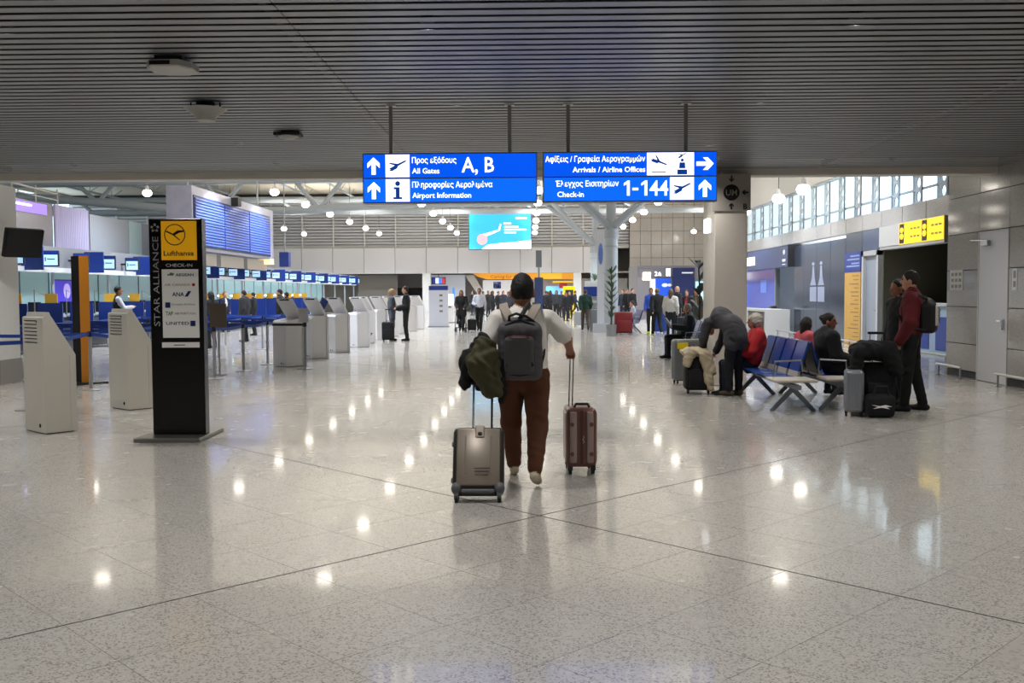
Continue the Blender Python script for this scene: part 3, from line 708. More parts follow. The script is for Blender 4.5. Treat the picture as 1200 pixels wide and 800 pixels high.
def kiosk2():
    t = thing('self_service_kiosk', 'white self-service check-in kiosk with slanted head in the long row', 'kiosk', (0, 0, 0), rzk, 'white self-service kiosks in a row')
    y0, y1 = -kd2 / 2, kd2 / 2; h = kw2 / 2
    MB().prism([(y0, 0.01), (y0, 0.98), (y0 + 0.04, 1.02), (y1 - 0.07, 1.07), (y1 - 0.07, 0.01)], 'x', -h, h).build('body', M_KW, t)
    # the front shell: upright below, leaning back above
    sh = MB().prism([(y1 - 0.06, 0.0), (y1 - 0.06, 0.98), (y0 + 0.12, 1.45), (y0 + 0.12, 1.50), (y0 + 0.17, 1.50), (y1, 1.0), (y1, 0.0)], 'x', -h - 0.015, h + 0.015).build('front_shell', M_KW, t)
    MB().prism([(y0 + 0.115, 1.455), (y0 + 0.115, 1.485), (y0 + 0.13, 1.485), (y0 + 0.13, 1.455)], 'x', -h + 0.1, h - 0.05).build('slot', M_RUB, sh)
    MB().prism([(y0 + 0.20, 1.475), (y0 + 0.205, 1.48), (y1 + 0.0, 1.03), (y1 - 0.01, 1.03)], 'x', -h + 0.04, h - 0.04).build('screen', mat('kiosk_screen', '10151c'), sh)
    MB().ell((h - 0.2, y0, 0.07), (0.02, 0.01, 0.02)).ell((h - 0.12, y0, 0.07), (0.012, 0.01, 0.012)).build('cable_hole', M_RUB, t)
    return t
k0 = kiosk2(); cs = [G(336, 430), G(366, 420.5), G(393, 413.5), G(419, 407)]
xs_k = -5.15
for i in range(10):
    yk = 21.4 + 2.47 * i
    c_ = cs[i] if i < 4 else Vector((-5.3 + 0.06 * (i - 4), yk, 0))
    o = k0 if i == 0 else copy_tree(k0)
    o['label'] = ('first', 'second', 'third', 'fourth', 'fifth', 'sixth', 'seventh', 'eighth', 'ninth', 'tenth')[i] + ' white self-service kiosk of the row counted from the card-holder post'
    o.location = local_corner(c_, rzk, kw2 / 2, -kd2 / 2)
# blue leaflet holder clipped to a kiosk
t = thing('leaflet_display', 'slanted blue panel leaning on the back of the second white kiosk', 'sign', G(377, 417), R(-41))
MB().cb((0, 0, 1.25), (0.03, 0.22, 0.5), (R(-32), 0, 0)).build('panel', M_BLUED, t); MB().cyl((0, 0.1, 0), (0, 0.05, 1.05), 0.015, n=6).build('support', M_DARK, t)

# ---------------------------------------------------------------- queue barriers
M_BELT = mat('belt_blue', '1e3f95', 0.6)
M_POST = mat('post_metal', 'a3a4a6', 0.3, 0.35)
bp_pole = MB().cyl((0, 0, 0.02), (0, 0, 0.92), 0.03, n=10).mesh('pole', M_POST, True)
bp_base = MB().lathe([(0.17, 0.0), (0.17, 0.012), (0.10, 0.022), (0.03, 0.03)], n=18).mesh('base', M_POST, True)
bp_head = MB().cyl((0, 0, 0.90), (0, 0, 0.99), 0.038, n=10).mesh('belt_head', M_DARK, True)
def post(p, ends, label='steel queue post with blue retractable belt in the check-in queue lanes', group='queue posts with blue belts', belt=M_BELT, zz=(0.92, 0.975)):
    t = thing('queue_post', label, 'queue post', (p[0], p[1], 0), 0, group)
    link('pole', bp_pole, t); link('base', bp_base, t); link('belt_head', bp_head, t)
    for e in ends:
        dx, dy = e[0] - p[0], e[1] - p[1]; L = math.hypot(dx, dy); ux, uy = dx / L, dy / L; n = 6; o = MB(); rings = []
        for i in range(n + 1):
            s_ = 0.035 + (L - 0.075) * i / n; sg = -0.03 * math.sin(PI * i / n)
            c_ = (ux * s_, uy * s_); nx_, ny_ = -uy * 0.002, ux * 0.002
            rings.append([(c_[0] - nx_, c_[1] - ny_, zz[0] + sg), (c_[0] + nx_, c_[1] + ny_, zz[0] + sg), (c_[0] + nx_, c_[1] + ny_, zz[1] + sg), (c_[0] - nx_, c_[1] - ny_, zz[1] + sg)])
        o.loft(rings).build('belt', belt, t)
pa, pb = G(33, 480), G(107, 457)
post((pa.x, pa.y), [(-9.3, 13.2)], 'steel queue post with blue belt tucked behind the nearer beige kiosk')
post((pb.x, pb.y), [(pa.x, pa.y), (-9.8, 16.2)], 'steel queue post in front of the black and yellow pylon with two blue belts')
pc = (-6.1, 15.4)
post(pc, [(pb.x, pb.y)], 'steel queue post behind the farther beige kiosk with blue belt')
rows_y = [18.42, 20.3, 22.2, 24.2, 26.2, 28.2, 30.4]
for j, y in enumerate(rows_y):
    xs = [-5.95 - 1.75 * i for i in range(4)]
    for i, x in enumerate(xs):
        ends = []
        if i < 3: ends.append((xs[i + 1], y))
        if i != 2 and j < len(rows_y) - 1: ends.append((xs[i], rows_y[j + 1]))
        post((x, y), ends)
# post with an A4 card in front of the white kiosks
p = G(358, 432)
t = thing('sign_post', 'queue post with white A4 card holder and black belt before the first white kiosk', 'queue post', p, 0)
link('pole', bp_pole, t); link('base', bp_base, t); link('belt_head', bp_head, t)
MB().box(-0.13, 0.08, -0.012, 0.0, 0.99, 1.30).build('card_holder', mat('paper_white', 'd5d6da', 0.5), t)
o = MB(); o.cb((-0.37, 0.02, 0.945), (0.68, 0.004, 0.05)).build('belt', M_DARK, t)
# brown leather-look panel hanging on a queue post
p = G(252, 441)
t = thing('info_board', 'brown board on a slim stand among the queue posts right of the totem', 'sign', (p.x - 0.02, p.y + 0.35, 0), 0)
MB().box(-0.18, 0.16, -0.02, 0.0, 0.92, 1.42).build('board', mat('board_brown', '5b5046', 0.6), t)
MB().cyl((0, 0.02, 0.02), (0, 0.02, 1.0), 0.018, n=8).cyl((0, 0.02, 0), (0, 0.02, 0.02), 0.14, n=14).build('stand', M_POST, t)
# tall black and yellow pylon
p = G(97, 449)
t = thing('pylon_sign', 'tall slim pylon with black front and amber yellow edge behind the kiosks', 'sign', p, R(-38))
zz = AY(97, 300, p.y).z
MB().box(-0.14, 0.14, -0.09, 0.09, 0.03, zz).build('core', M_BLACK, t)
MB().box(0.14, 0.15, -0.09, 0.09, 0.03, zz).build('amber_face', mat('amber', 'b9751a', 0.4), t)
MB().box(-0.35, 0.35, -0.3, 0.3, 0, 0.03).build('base', M_DARK, t)
# small dark bin
p = G(428, 404)
t = thing('waste_bin', 'small dark bin with flared lid beside the white kiosks', 'bin', p, 0)
MB().loft([[(x * s_, y * s_, z) for x, y in ((-1, -1), (1, -1), (1, 1), (-1, 1))] for s_, z in ((0.12, 0), (0.15, 0.28))]).build('bin_body', M_RUB, t)
MB().loft([[(x * s_, y * s_, z) for x, y in ((-1, -1), (1, -1), (1, 1), (-1, 1))] for s_, z in ((0.16, 0.28), (0.2, 0.34), (0.19, 0.37), (0.1, 0.38))]).build('lid', M_DARK, t)

# TV on the white column, seen from behind
t = thing('wall_tv', 'black television on a bracket seen from behind on the white column', 'television', (-9.22, 17.25, 2.2))
MB().rbox((0.24, 0.1, 0.33), (0.10, 0.72, 0.52), 0.02, 2, rot=(0, R(14), R(-28))).build('casing', M_RUB, t)
MB().rbox((0.13, 0.1, 0.3), (0.12, 0.36, 0.3), 0.02, 2, rot=(0, R(14), R(-28))).build('rear_hump', M_DARK, t)
MB().cyl((-0.06, 0.1, 0.45), (0.2, 0.1, 0.42), 0.03).build('bracket', M_DARK, t)
t = thing('column_notice', 'narrow vertical blue notice strip on the white column under the television', 'sign', (-9.72, 17.37, 1.5))
MB().box(0.02, 0.15, -0.008, 0, 0.6, 0.85).build('blue_head', M_BLUED, t)
MB().box(0.02, 0.15, -0.008, 0, -0.05, 0.58).build('strip', mat('notice_lilac', 'b3b3c6', 0.5), t)
o = MB()
for k in range(4): o.box(0.05 + 0.01 * (k % 2), 0.12, -0.012, -0.008, 0.02 + 0.14 * k, 0.10 + 0.14 * k)
o.build('characters', M_BLUED, t)

# ---------------------------------------------------------------- devices under the slatted ceiling
p = G(202, 82, H - 0.1)
t = thing('access_point', 'flat grey octagonal device hung below the slatted ceiling', 'ceiling device', (p.x, p.y, H))
MB().loft([[(x * s_, y * s_, z) for x, y in ((-0.12, -0.2), (0.12, -0.2), (0.2, -0.08), (0.2, 0.12), (0.1, 0.2), (-0.1, 0.2), (-0.2, 0.12), (-0.2, -0.08))] for s_, z in ((0.93, -0.11), (1, -0.10), (1, -0.05), (0.9, -0.045))]).build('case', mat('device_grey', 'a8a6a0', 0.4), t)
MB().box(-0.12, 0.12, -0.1, 0.1, -0.05, 0).build('bracket', M_DARK, t); MB().box(-0.13, 0.05, -0.203, -0.19, -0.095, -0.06).build('side_vent', M_RUB, t)
p = G(241, 133, H - 0.12)
t = thing('ceiling_speaker', 'round funnel-shaped white fixture under the slatted ceiling', 'ceiling device', (p.x, p.y, H))
MB().lathe([(0.05, -0.2), (0.10, -0.2), (0.12, -0.15), (0.22, -0.08), (0.23, -0.07), (0.21, -0.065)], n=24).build('bowl', mat('fixture_white', '9d9d98', 0.5), t, smooth=True)
for sx in (-0.16, 0.16): MB().cyl((sx, 0, -0.07), (sx, 0, 0), 0.008, n=6).build('hanger', M_DARK, t)
MB().cyl((0, 0, -0.06), (0, 0, 0), 0.1, n=14).build('mount', M_DARK, t)
p = G(338, 160, H - 0.07)
t = thing('smoke_detector', 'small dark flat detector fixed under the slatted ceiling', 'ceiling device', (p.x, p.y, H))
MB().rbox((0, 0, -0.045), (0.34, 0.24, 0.05), 0.015).build('case', M_DARK, t); MB().lathe([(0.04, -0.1), (0.1, -0.09), (0.13, -0.07), (0.13, -0.065)], n=16).build('dome', mat('fixture_white', '9d9d98'), t, smooth=True)
MB().box(-0.08, 0.08, -0.06, 0.06, -0.03, 0).build('bracket', M_RUB, t)

# ================================================================ CHECK-IN COUNTERS along the far left
XC = -14.0; Y0C = 27.3; DYC = 3.9; NC = 14
hd = structE('counter_header', (XC, 0, 0))
MB().box(-0.35, -0.2, 22, 80, 2.42, 3.05).build('grey_fascia', mat('fascia_grey', '84878d', 0.4), hd)
MB().box(-0.5, -0.1, 22, 80, 2.28, 2.42).build('light_strip', mat('strip_white', 'dfe3ea', 0.4, emit=0.25), hd)
for k in range(15): MB().cyl((-0.3, 25.4 + DYC * k, 0), (-0.3, 25.4 + DYC * k, 2.28), 0.05, n=8).build('post', M_STEEL, hd)
wg = structE('wall_glass', (XC - 2.6, 0, 0))
M_TEAL = mat('teal_glass', '8fb0b4', 0.15, emit=0.25, ecol='86a9ae')
tp = MB().box(-0.04, 0, -0.93, 0.93, 0.9, 2.6).mesh('glass_panel', M_TEAL); tb = MB().box(-0.05, 0.02, -0.93, 0.93, 0, 0.88).mesh('kick_panel', M_GREYW)
tf = MB().box(-0.02, 0.03, 0.93, 0.97, 0, 2.6).mesh('glass_post', M_STEELD)
for k in range(29):
    y = 23.0 + 1.95 * k; link('glass_panel', tp, wg, (0, y, 0)); link('kick_panel', tb, wg, (0, y, 0)); link('glass_post', tf, wg, (0, y, 0))
MB().box(-0.2, 0.05, 22, 80, 2.6, 3.2).build('bulkhead', mat('fascia_grey', '84878d'), wg)
M_SCR = mat('screen_lit', '9cc4e0', 0.3, emit=0.9, ecol='b0d6f0')
M_CASE = mat('monitor_case', '10182c', 0.4); M_DESK = mat('desk_grey', '6e747c', 0.45); M_YELP = mat('yellow_panel', 'd9a62c', 0.5)
me_case = MB().rbox((0, 0, 0), (0.46, 0.10, 0.46), 0.015, 1).mesh('case', M_CASE); me_scr = MB().box(-0.19, 0.19, -0.056, -0.05, -0.19, 0.11).mesh('screen', M_SCR)
me_hdr = MB().box(-0.21, 0.21, -0.056, -0.05, 0.12, 0.21).mesh('blue_header', M_BLUE); me_arm = MB().box(-0.4, -0.2, -0.02, 0.02, -0.03, 0.03).mesh('arm', M_DARK)
me_ic = MB().box(-0.15, -0.12, -0.06, -0.056, -0.08, 0.04).box(-0.09, 0.12, -0.06, -0.056, -0.03, 0.0).mesh('print', M_BLUE)
me_flag = MB().rbox((0.12, 0, 2.64), (0.62, 0.06, 0.66), 0.01, 1).mesh('lane_flag', M_BLUE)
def counter(i, y):
    g_ = 'check-in counter monitors'
    for s_ in (-1, 1):
        m_ = thing('counter_monitor', 'small lit monitor with blue header over a check-in counter', 'monitor', (XC + 0.16, y + s_ * 0.98, 2.66), R(14), g_)
        for nm, q in (('case', me_case), ('screen', me_scr), ('blue_header', me_hdr), ('arm', me_arm), ('print', me_ic)): link(nm, q, m_)
    tag(link('lane_flag', me_flag, None, (XC, y, 0)), 'plain blue flag panel between two check-in monitors', 'sign', 'blue lane flags over the counters')
    if y > 60: return
    for s_ in (-1, 1):
        d = thing('check_in_desk', 'grey check-in desk with blue end panel and yellow card', 'desk', (XC + 0.2, y + s_ * 0.98, 0), 0, 'check-in desks under the monitors')
        for nm, q in dk: link(nm, q, d)
dk = [('body', MB().box(-1.0, -0.1, -0.7, 0.7, 0.02, 0.95).mesh('body', M_DESK)), ('worktop', MB().box(-1.05, 0.0, -0.75, 0.75, 0.95, 1.0).mesh('worktop', mat('worktop', 'b9bdc2', 0.3))),
      ('blue_panel', MB().box(-0.05, 0.65, -0.82, -0.77, 0.35, 1.38).mesh('blue_panel', M_BLUED)), ('yellow_card', MB().box(0.15, 0.50, -0.81, -0.78, 1.38, 1.64).mesh('yellow_card', M_YELP)),
      ('computer', MB().box(-0.75, -0.4, 0.0, 0.08, 1.05, 1.4).box(-0.6, -0.55, 0.02, 0.06, 1.0, 1.06).mesh('computer', M_RUB)), ('belt_frame', MB().box(0.1, 0.8, -0.2, 0.6, 0.1, 0.38).mesh('belt_frame', M_ALU)),
      ('reading_lamp', MB().tube([(-0.3, -0.5, 1.0), (-0.3, -0.5, 1.75), (-0.1, -0.1, 1.55)], 0.018, 6).mesh('reading_lamp', M_ALU)), ('lamp_head', MB().ell((-0.08, -0.05, 1.54), (0.1, 0.07, 0.04)).mesh('lamp_head', mat('desk_lamp_glow', 'e8fff6', 0.4, emit=6.0))),
      ('foot', MB().box(-0.95, -0.15, -0.6, 0.6, 0, 0.02).mesh('foot', M_RUB))]
for i in range(NC): counter(i, Y0C + DYC * i)
# purple back-lit pictures behind the desks
for y, lab in ((26.6, 'purple lit picture with dark left third behind the first check-in desk'), (34.6, 'small purple lit picture behind the desk of the vested attendant')):
    t = thing('lit_picture', lab, 'picture', (XC - 2.55, y, 1.25))
    MB().box(-0.02, 0.02, -0.75, 0.75, 0.0, 0.9).build('frame', M_DARK, t); MB().box(0.02, 0.03, -0.72, 0.72, 0.03, 0.87).build('picture', mat('purple_lit', '3a2fa8', 0.3, emit=0.8, ecol='3b31b5'), t)
    MB().ell((0.03, 0.28, 0.5), (0.01, 0.26, 0.28)).build('pale_shape', mat('lilac_lit', 'b9a8ea', 0.4, emit=0.7), t)
# translucent upper screens above the counters
up = structE('upper_screen_wall', (XC - 1.2, 0, 0))
M_LIL = mat('ribbed_lilac', 'b7b1cc', 0.25, emit=0.12, ecol='a9a0d8'); M_UPG = mat('upper_grey', '9a9fa8', 0.5)
rib = MB().cyl((0, 0, 3.05), (0, 0, 4.5), 0.05, n=8).mesh('rib', M_LIL, True)
for k in range(24): link('rib', rib, up, (0, 31.4 + 0.1 * k, 0))
MB().box(-0.1, -0.02, 26, 31.3, 3.05, 4.5).build('smoked_glass', mat('smoked_glass', '77747f', 0.12), up)
MB().box(-0.15, 0, 33.9, 40.5, 3.05, 4.4).build('grey_panel', M_UPG, up); MB().box(-0.15, 0.02, 37.2, 38.4, 3.05, 4.4).build('pale_panel', mat('pale_teal', 'b5cfd3', 0.3), up)
MB().box(-0.02, 0.0, 26.4, 30.9, 4.12, 4.45).build('purple_band', mat('purple_band', '8f72d8', 0.3, emit=0.9), up)
MB().box(0.0, 0.02, 27.2, 29.9, 4.32, 4.37).box(0, 0.02, 28.2, 28.9, 4.16, 4.2).build('light_tube', mat('tube_light', 'f4f0ff', 0.4, emit=5.0), up)
for k in range(5): MB().cyl((0, 26 + 1.4 * k, 4.5), (0, 26 + 1.4 * k, 5.0), 0.025, n=6).build('stanchion', M_GREYW, up)
MB().cyl((0, 26, 5.0), (0, 31.6, 4.85), 0.03, n=6).cyl((0, 26, 4.75), (0, 31.6, 4.65), 0.02, n=6).build('handrail', M_GREYW, up)

# ---------------------------------------------------------------- flight display board
fx = -13.0; fy0, fy1 = AX(225, 250, fx).y, AX(320, 270, fx).y
zt0, zb0 = AX(225, 217, fx).z, AX(225, 292, fx).z
t = thing('display_board', 'large blue louvred flight board with three bays in a marbled grey frame', 'board', (fx, fy0, zb0))
L = fy1 - fy0; hB = zt0 - zb0
M_MARB = mat('marbled_frame', 'a9aabf', 0.3, noise=0.25, nscale=2.5)
MB().box(-1.0, 0, 0, L, 0, hB).build('housing', M_MARB, t)
M_BS = mat('board_blue', '2f55b8', 0.4, 0.2); M_BD = mat('board_navy', '101f55', 0.4)
for k in range(3):
    y0_ = 0.25 + (L - 0.9) * k / 3; y1_ = y0_ + (L - 0.9) / 3 - 0.12
    by = MB().box(0, 0.03, y0_ - 0.1, y1_ + 0.1, 0.12, hB - 0.35).build('bay', M_BD, t)
    zz0, zz1 = 0.2, hB - 0.42; n = 16
    bl = MB().cb((0.05, (y0_ + y1_) / 2, 0), (0.03, y1_ - y0_, (zz1 - zz0) / n * 0.72), (0, R(-16), 0)).mesh('blade', M_BS)
    for j in range(n): link('blade', bl, by, (0, 0, zz0 + (zz1 - zz0) * (j + 0.5) / n))
MB().box(-0.1, 0.3, L * 0.42, L * 0.42 + 0.5, hB - 0.35, hB + 0.0).build('projector', M_RUB, t)
MB().box(-0.6, 0.04, L - 0.7, L - 0.1, -0.25, 0.02).build('end_light', mat('end_light', 'f0d8a0', 0.4, emit=1.2), t)
for y in (1.0, L - 1.0): MB().cyl((-0.5, y, hB), (-0.5, y, 10.3 - zb0), 0.04, n=6).build('hanger', M_STEEL, t)
for k in range(3): MB().box(-0.5, -0.3, 0.4 + L * k / 3, L * (k + 1) / 3 - 0.2, -0.55, -0.05).build('lower_panel', mat('lower_panel', 'b9b2aa', 0.5), t)
p = AY(334, 304, 52)
t = thing('blue_box_sign', 'plain blue box sign between the flight board and the fascia', 'sign', (p.x, 52, p.z)); MB().rbox((0, 0, 0), (0.5, 0.5, 0.78), 0.02).build('box', M_BLUED, t); MB().cyl((0, 0, 0.38), (0, 0, 10.3 - p.z), 0.03, n=6).build('hanger', M_STEEL, t)

# ---------------------------------------------------------------- advertising screen
Yd = 80.0
a, b_ = AY(550, 292, Yd), AY(622, 250.5, Yd)
t = thing('advert_screen', 'big bright turquoise advertising screen hung in front of the louvres', 'screen', (a.x, Yd, a.z))
W, Hh = b_.x - a.x, b_.z - a.z
MB().box(-0.05, W + 0.05, 0, 0.2, -0.05, Hh + 0.05).build('casing', M_DARK, t)
pic = MB().box(0, W, -0.02, 0, 0, Hh).build('picture', mat('screen_turquoise', '2090c8', 0.3, emit=0.95, ecol='3fb6ea'), t)
o = MB(); flat(o, [(W * x, Hh * z) for x, z in ((0.2, 0), (1, 0), (1, 0.26), (0.75, 0.2), (0.5, 0.17), (0.3, 0.13))], -0.03); o.build('cloud', mat('screen_white', 'ffffff', 0.3, emit=1.5), pic)
o = MB(); flat(o, [(W * x, Hh * z) for x, z in ((0.2, 0.42), (0.47, 0.55), (0.5, 0.72), (0.52, 0.72), (0.5, 0.53), (0.33, 0.4), (0.25, 0.36))], -0.03); o.build('wing', mat('screen_white', 'ffffff'), pic)
o = MB(); flat(o, [(W * (0.21 + 0.085 * math.cos(q * PI / 8)), Hh * 0.28 + W * 0.085 * math.sin(q * PI / 8)) for q in range(16)], -0.04); o.build('pink_disc', mat('screen_pink', 'f0a0a8', 0.3, emit=1.2), pic)
o = MB()
for x0_, x1_, z_ in ((0.76, 0.94, 0.86), (0.56, 0.68, 0.71), (0.57, 0.8, 0.61), (0.57, 0.93, 0.53), (0.57, 0.76, 0.45)): o.box(W * x0_, W * x1_, -0.03, -0.02, Hh * z_, Hh * (z_ + 0.045))
o.build('print', mat('screen_white', 'ffffff'), pic)
for x in (0.6, W - 0.6): MB().cyl((x, 0.1, Hh), (x, 0.1, 10.3 - a.z), 0.04, n=6).build('hanger', M_STEEL, t)

# ---------------------------------------------------------------- shops on the right
# lounge desk with the yellow sign
ys0, ys1 = 23.1, 27.3
t = thing('sign_box', 'lit yellow sign box with black emblems and blank white end over the service desk', 'sign', (XW - 0.05, ys0, 2.80))
MB().box(0.02, 0.3, 0, ys1 - ys0, -0.08, 0.56).build('casing', M_GREYW, t)
MB().box(0, 0.02, 0, 2.75, 0, 0.54).build('yellow_face', mat('yellow_lit', 'f2c800', 0.4, emit=1.0, ecol='f5d000'), t)
MB().box(0, 0.02, 2.77, ys1 - ys0, 0, 0.54).build('blank_face', mat('blank_lit', 'c5c3c0', 0.4, emit=0.2), t)
for y in (0.95, 2.4):
    e = MB().box(-0.006, 0, y, y + 0.3, 0.02, 0.52).build('emblem_panel', M_PBLACK, t)
    MB().ell((-0.006, y + 0.15, 0.36), (0.004, 0.12, 0.07)).ell((-0.006, y + 0.15, 0.20), (0.004, 0.12, 0.08)).build('emblem', mat('yellow_lit', 'f2c800'), e)
for y, z in ((0.1, 0.34), (0.1, 0.14), (1.4, 0.34), (1.4, 0.14)):
    o = MB()
    for k in range(3): o.box(-0.006, 0, y + 0.22 * k, y + 0.22 * k + 0.15, z, z + 0.05)
    o.build('print', mat('olive_print', '8a8420', 0.5, emit=0.3), t)
rm = structE('room_service', (XW, ys0, 0))
MB().box(2.9, 3.0, -1, 5.3, 0, 3.3).build('rear_wall', mat('olive_wall', '5d5a4a', 0.6), rm); MB().box(0.1, 3, 4.25, 4.35, 0, 3.3).build('side_wall', mat('olive_wall', '5d5a4a'), rm); MB().box(0.1, 3, -1.0, -0.9, 0, 3.3).build('side_wall', mat('olive_wall', '5d5a4a'), rm)
MB().box(0.1, 3, -1, 5.3, 3.3, 3.4).build('room_ceiling', M_DARK, rm)
t = thing('service_desk', 'pale blue service counter with deep blue panels under the yellow sign', 'desk', (XW + 0.45, ys0 + 0.2, 0))
MB().box(0, 0.5, 0.1, 3.9, 0.03, 1.22).build('body', mat('desk_pale_blue', '8fa3b8', 0.4), t); MB().box(-0.06, 0.55, 0.05, 3.95, 1.22, 1.28).build('worktop', M_GREYW, t)
for y in (0.4, 1.75, 3.1): MB().box(-0.012, 0, y, y + 0.95, 0.12, 0.95).build('blue_panel', M_BLUE, t)
MB().box(0.05, 0.45, 0.1, 4.1, 0, 0.03).build('kick', M_DARK, t)
MB().rbox((0.3, 0.5, 1.42), (0.2, 0.3, 0.28), 0.02).build('till', M_RUB, t)
# narrow door and the yellow list board
d2 = structE('door_2', (XW, 27.42, 0))
MB().box(-0.03, 0.12, 0, 0.14, 0, 2.74).box(-0.03, 0.12, 1.2, 1.34, 0, 2.74).box(-0.03, 0.12, 0, 1.34, 2.6, 2.74).build('door_frame', M_GREYW, d2)
MB().box(0.06, 0.1, 0.14, 1.2, 0, 2.6).build('door_leaf', mat('door_leaf_grey', '8d929b', 0.4), d2); MB().cyl((0.0, 0.25, 1.05), (0.06, 0.25, 1.05), 0.02).cyl((0, 0.25, 1.05), (0, 0.4, 1.05), 0.012).build('door_handle', M_CHROME, d2)
t = thing('list_board', 'tall ochre list board with blue header on the slate wall', 'sign', (XW - 0.035, 28.82, 0.02))
MB().box(0, 0.03, 0, 1.44, 0, 2.14).build('ochre_board', mat('ochre', 'b98f45', 0.55, noise=0.15, nscale=6), t); MB().box(-0.005, 0.03, 0, 1.44, 2.14, 2.74).build('blue_header', M_BLUED, t)
o = MB()
for k in range(17):
    z = 2.02 - 0.12 * k; o.box(-0.004, 0, 0.15, 0.5 + 0.75 * random.random(), z, z + 0.025)
o.build('text_lines', mat('brown_print', '7a5a2a'), t)
o = MB()
for z, a_, b2 in ((2.6, 0.1, 0.9), (2.5, 0.1, 1.2), (2.38, 0.1, 0.8), (2.3, 0.1, 1.25)): o.box(-0.009, -0.005, a_, b2, z, z + 0.04)
o.build('header_lines', mat('pale_blue_print', '93a5d8'), t)
# printed notices on the slate wall
t = thing('wall_notice', 'four pale printed sheets pasted on the glossy slate wall', 'notice', (XW - 0.004, 32.4, 1.25))
for y in (0.0, 0.9):
    MB().box(-0.003, 0.0, y, y + 0.78, 0.0, 0.5).build('sheet', mat('notice_pale', '868ca0', 0.6), t)
    s_ = MB().prism([(y + 0.05, 0.55), (y + 0.75, 0.55), (y + 0.55, 0.8), (y + 0.48, 1.2), (y + 0.3, 1.2), (y + 0.22, 0.8)], 'x', -0.003, 0).build('figure_print', mat('notice_pale', 'b9bdc9'), t)
    MB().ell((-0.002, y + 0.4, 1.28), (0.002, 0.16, 0.06)).build('figure_top', mat('notice_pale', 'b9bdc9'), t)
t = thing('wall_notice', 'white framed notice of small squares on the granite beside the grey door', 'notice', (XG - 0.01, 18.25, 1.6))
MB().box(0, 0.01, 0, 0.55, 0, 0.38).build('sheet', mat('notice_white', 'bdbbb8', 0.5), t)
for i in range(3):
    for j in range(3): MB().box(-0.003, 0, 0.06 + 0.16 * i, 0.16 + 0.16 * i, 0.05 + 0.11 * j, 0.11 + 0.11 * j).build('symbol', M_PGREY, t)
t = thing('wall_notice', 'small white card on the granite at the handle edge of the grey door', 'notice', (XG - 0.01, DY0 - 0.2, 1.6)); MB().box(0, 0.01, -0.1, 0.06, 0, 0.36).build('sheet', mat('notice_white', 'bdbbb8'), t); MB().box(-0.003, 0, -0.06, 0.02, 0.2, 0.32).box(-0.003, 0, -0.06, 0.02, 0.05, 0.15).build('print', M_PGREY, t)
# blue shop
t = thing('shop_sign', 'dark blue shop sign band with white logo at its end and lit word', 'sign', (XW - 0.25, 36.1, 2.5))
MB().box(0, 0.3, 0, 8.8, 0, 0.78).build('band', mat('navy_band', '23355f', 0.25), t); MB().box(0, 0.4, -0.02, 0, 0, 0.8).build('end_plate', M_DARK, t)
MB().box(-0.01, 0, 5.2, 7.0, 0.2, 0.55).build('lit_word', mat('word_lit', 'f4f8ff', 0.4, emit=1.5), t)
o = MB(); o.ell((-0.005, 0.5, 0.55), (0.004, 0.16, 0.1)).box(-0.006, 0, 0.3, 0.75, 0.2, 0.3).box(-0.006, 0, 0.3, 0.75, 0.08, 0.12); o.build('logo', M_PWHITE, t)
sh = structE('room_shop', (XW, 36.1, 0))
MB().box(0.1, 0.2, 3.2, 8.9, 0.9, 2.5).build('blue_glass', mat('blue_glass', '2b45a0', 0.12, emit=0.25, ecol='2a48b8'), sh); MB().box(0.08, 0.24, 3.0, 3.2, 0, 2.5).build('jamb', M_STEELD, sh); MB().box(0.1, 0.25, 3.2, 8.9, 0, 0.9).build('parapet', M_GREYW, sh)
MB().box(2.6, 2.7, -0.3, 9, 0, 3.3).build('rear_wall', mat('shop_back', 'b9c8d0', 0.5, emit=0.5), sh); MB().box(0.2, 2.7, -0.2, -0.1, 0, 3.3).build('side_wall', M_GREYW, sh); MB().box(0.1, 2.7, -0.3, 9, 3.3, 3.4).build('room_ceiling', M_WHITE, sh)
MB().box(0.09, 0.1, 4.6, 5.6, 1.55, 2.1).build('poster', mat('poster_blue', '5a74c0', 0.4, emit=0.2), sh)
t = thing('shop_desk', 'pale open-fronted desk standing in front of the blue shop', 'desk', (XW - 0.7, 35.9, 0))
MB().box(-0.4, 0.5, 0, 3.0, 0.86, 0.94).build('worktop', M_GREYW, t); MB().box(-0.4, 0.5, 2.85, 3.0, 0, 0.86).build('side', M_GREYW, t); MB().box(-0.4, 0.5, 0, 0.12, 0, 0.86).build('side', M_GREYW, t); MB().rbox((0.1, 0.9, 1.02), (0.2, 0.4, 0.1), 0.02).build('till', M_DARK, t)
MB().box(0.3, 0.42, 0.3, 0.62, 0, 0.42).build('case', M_STEELD, t)
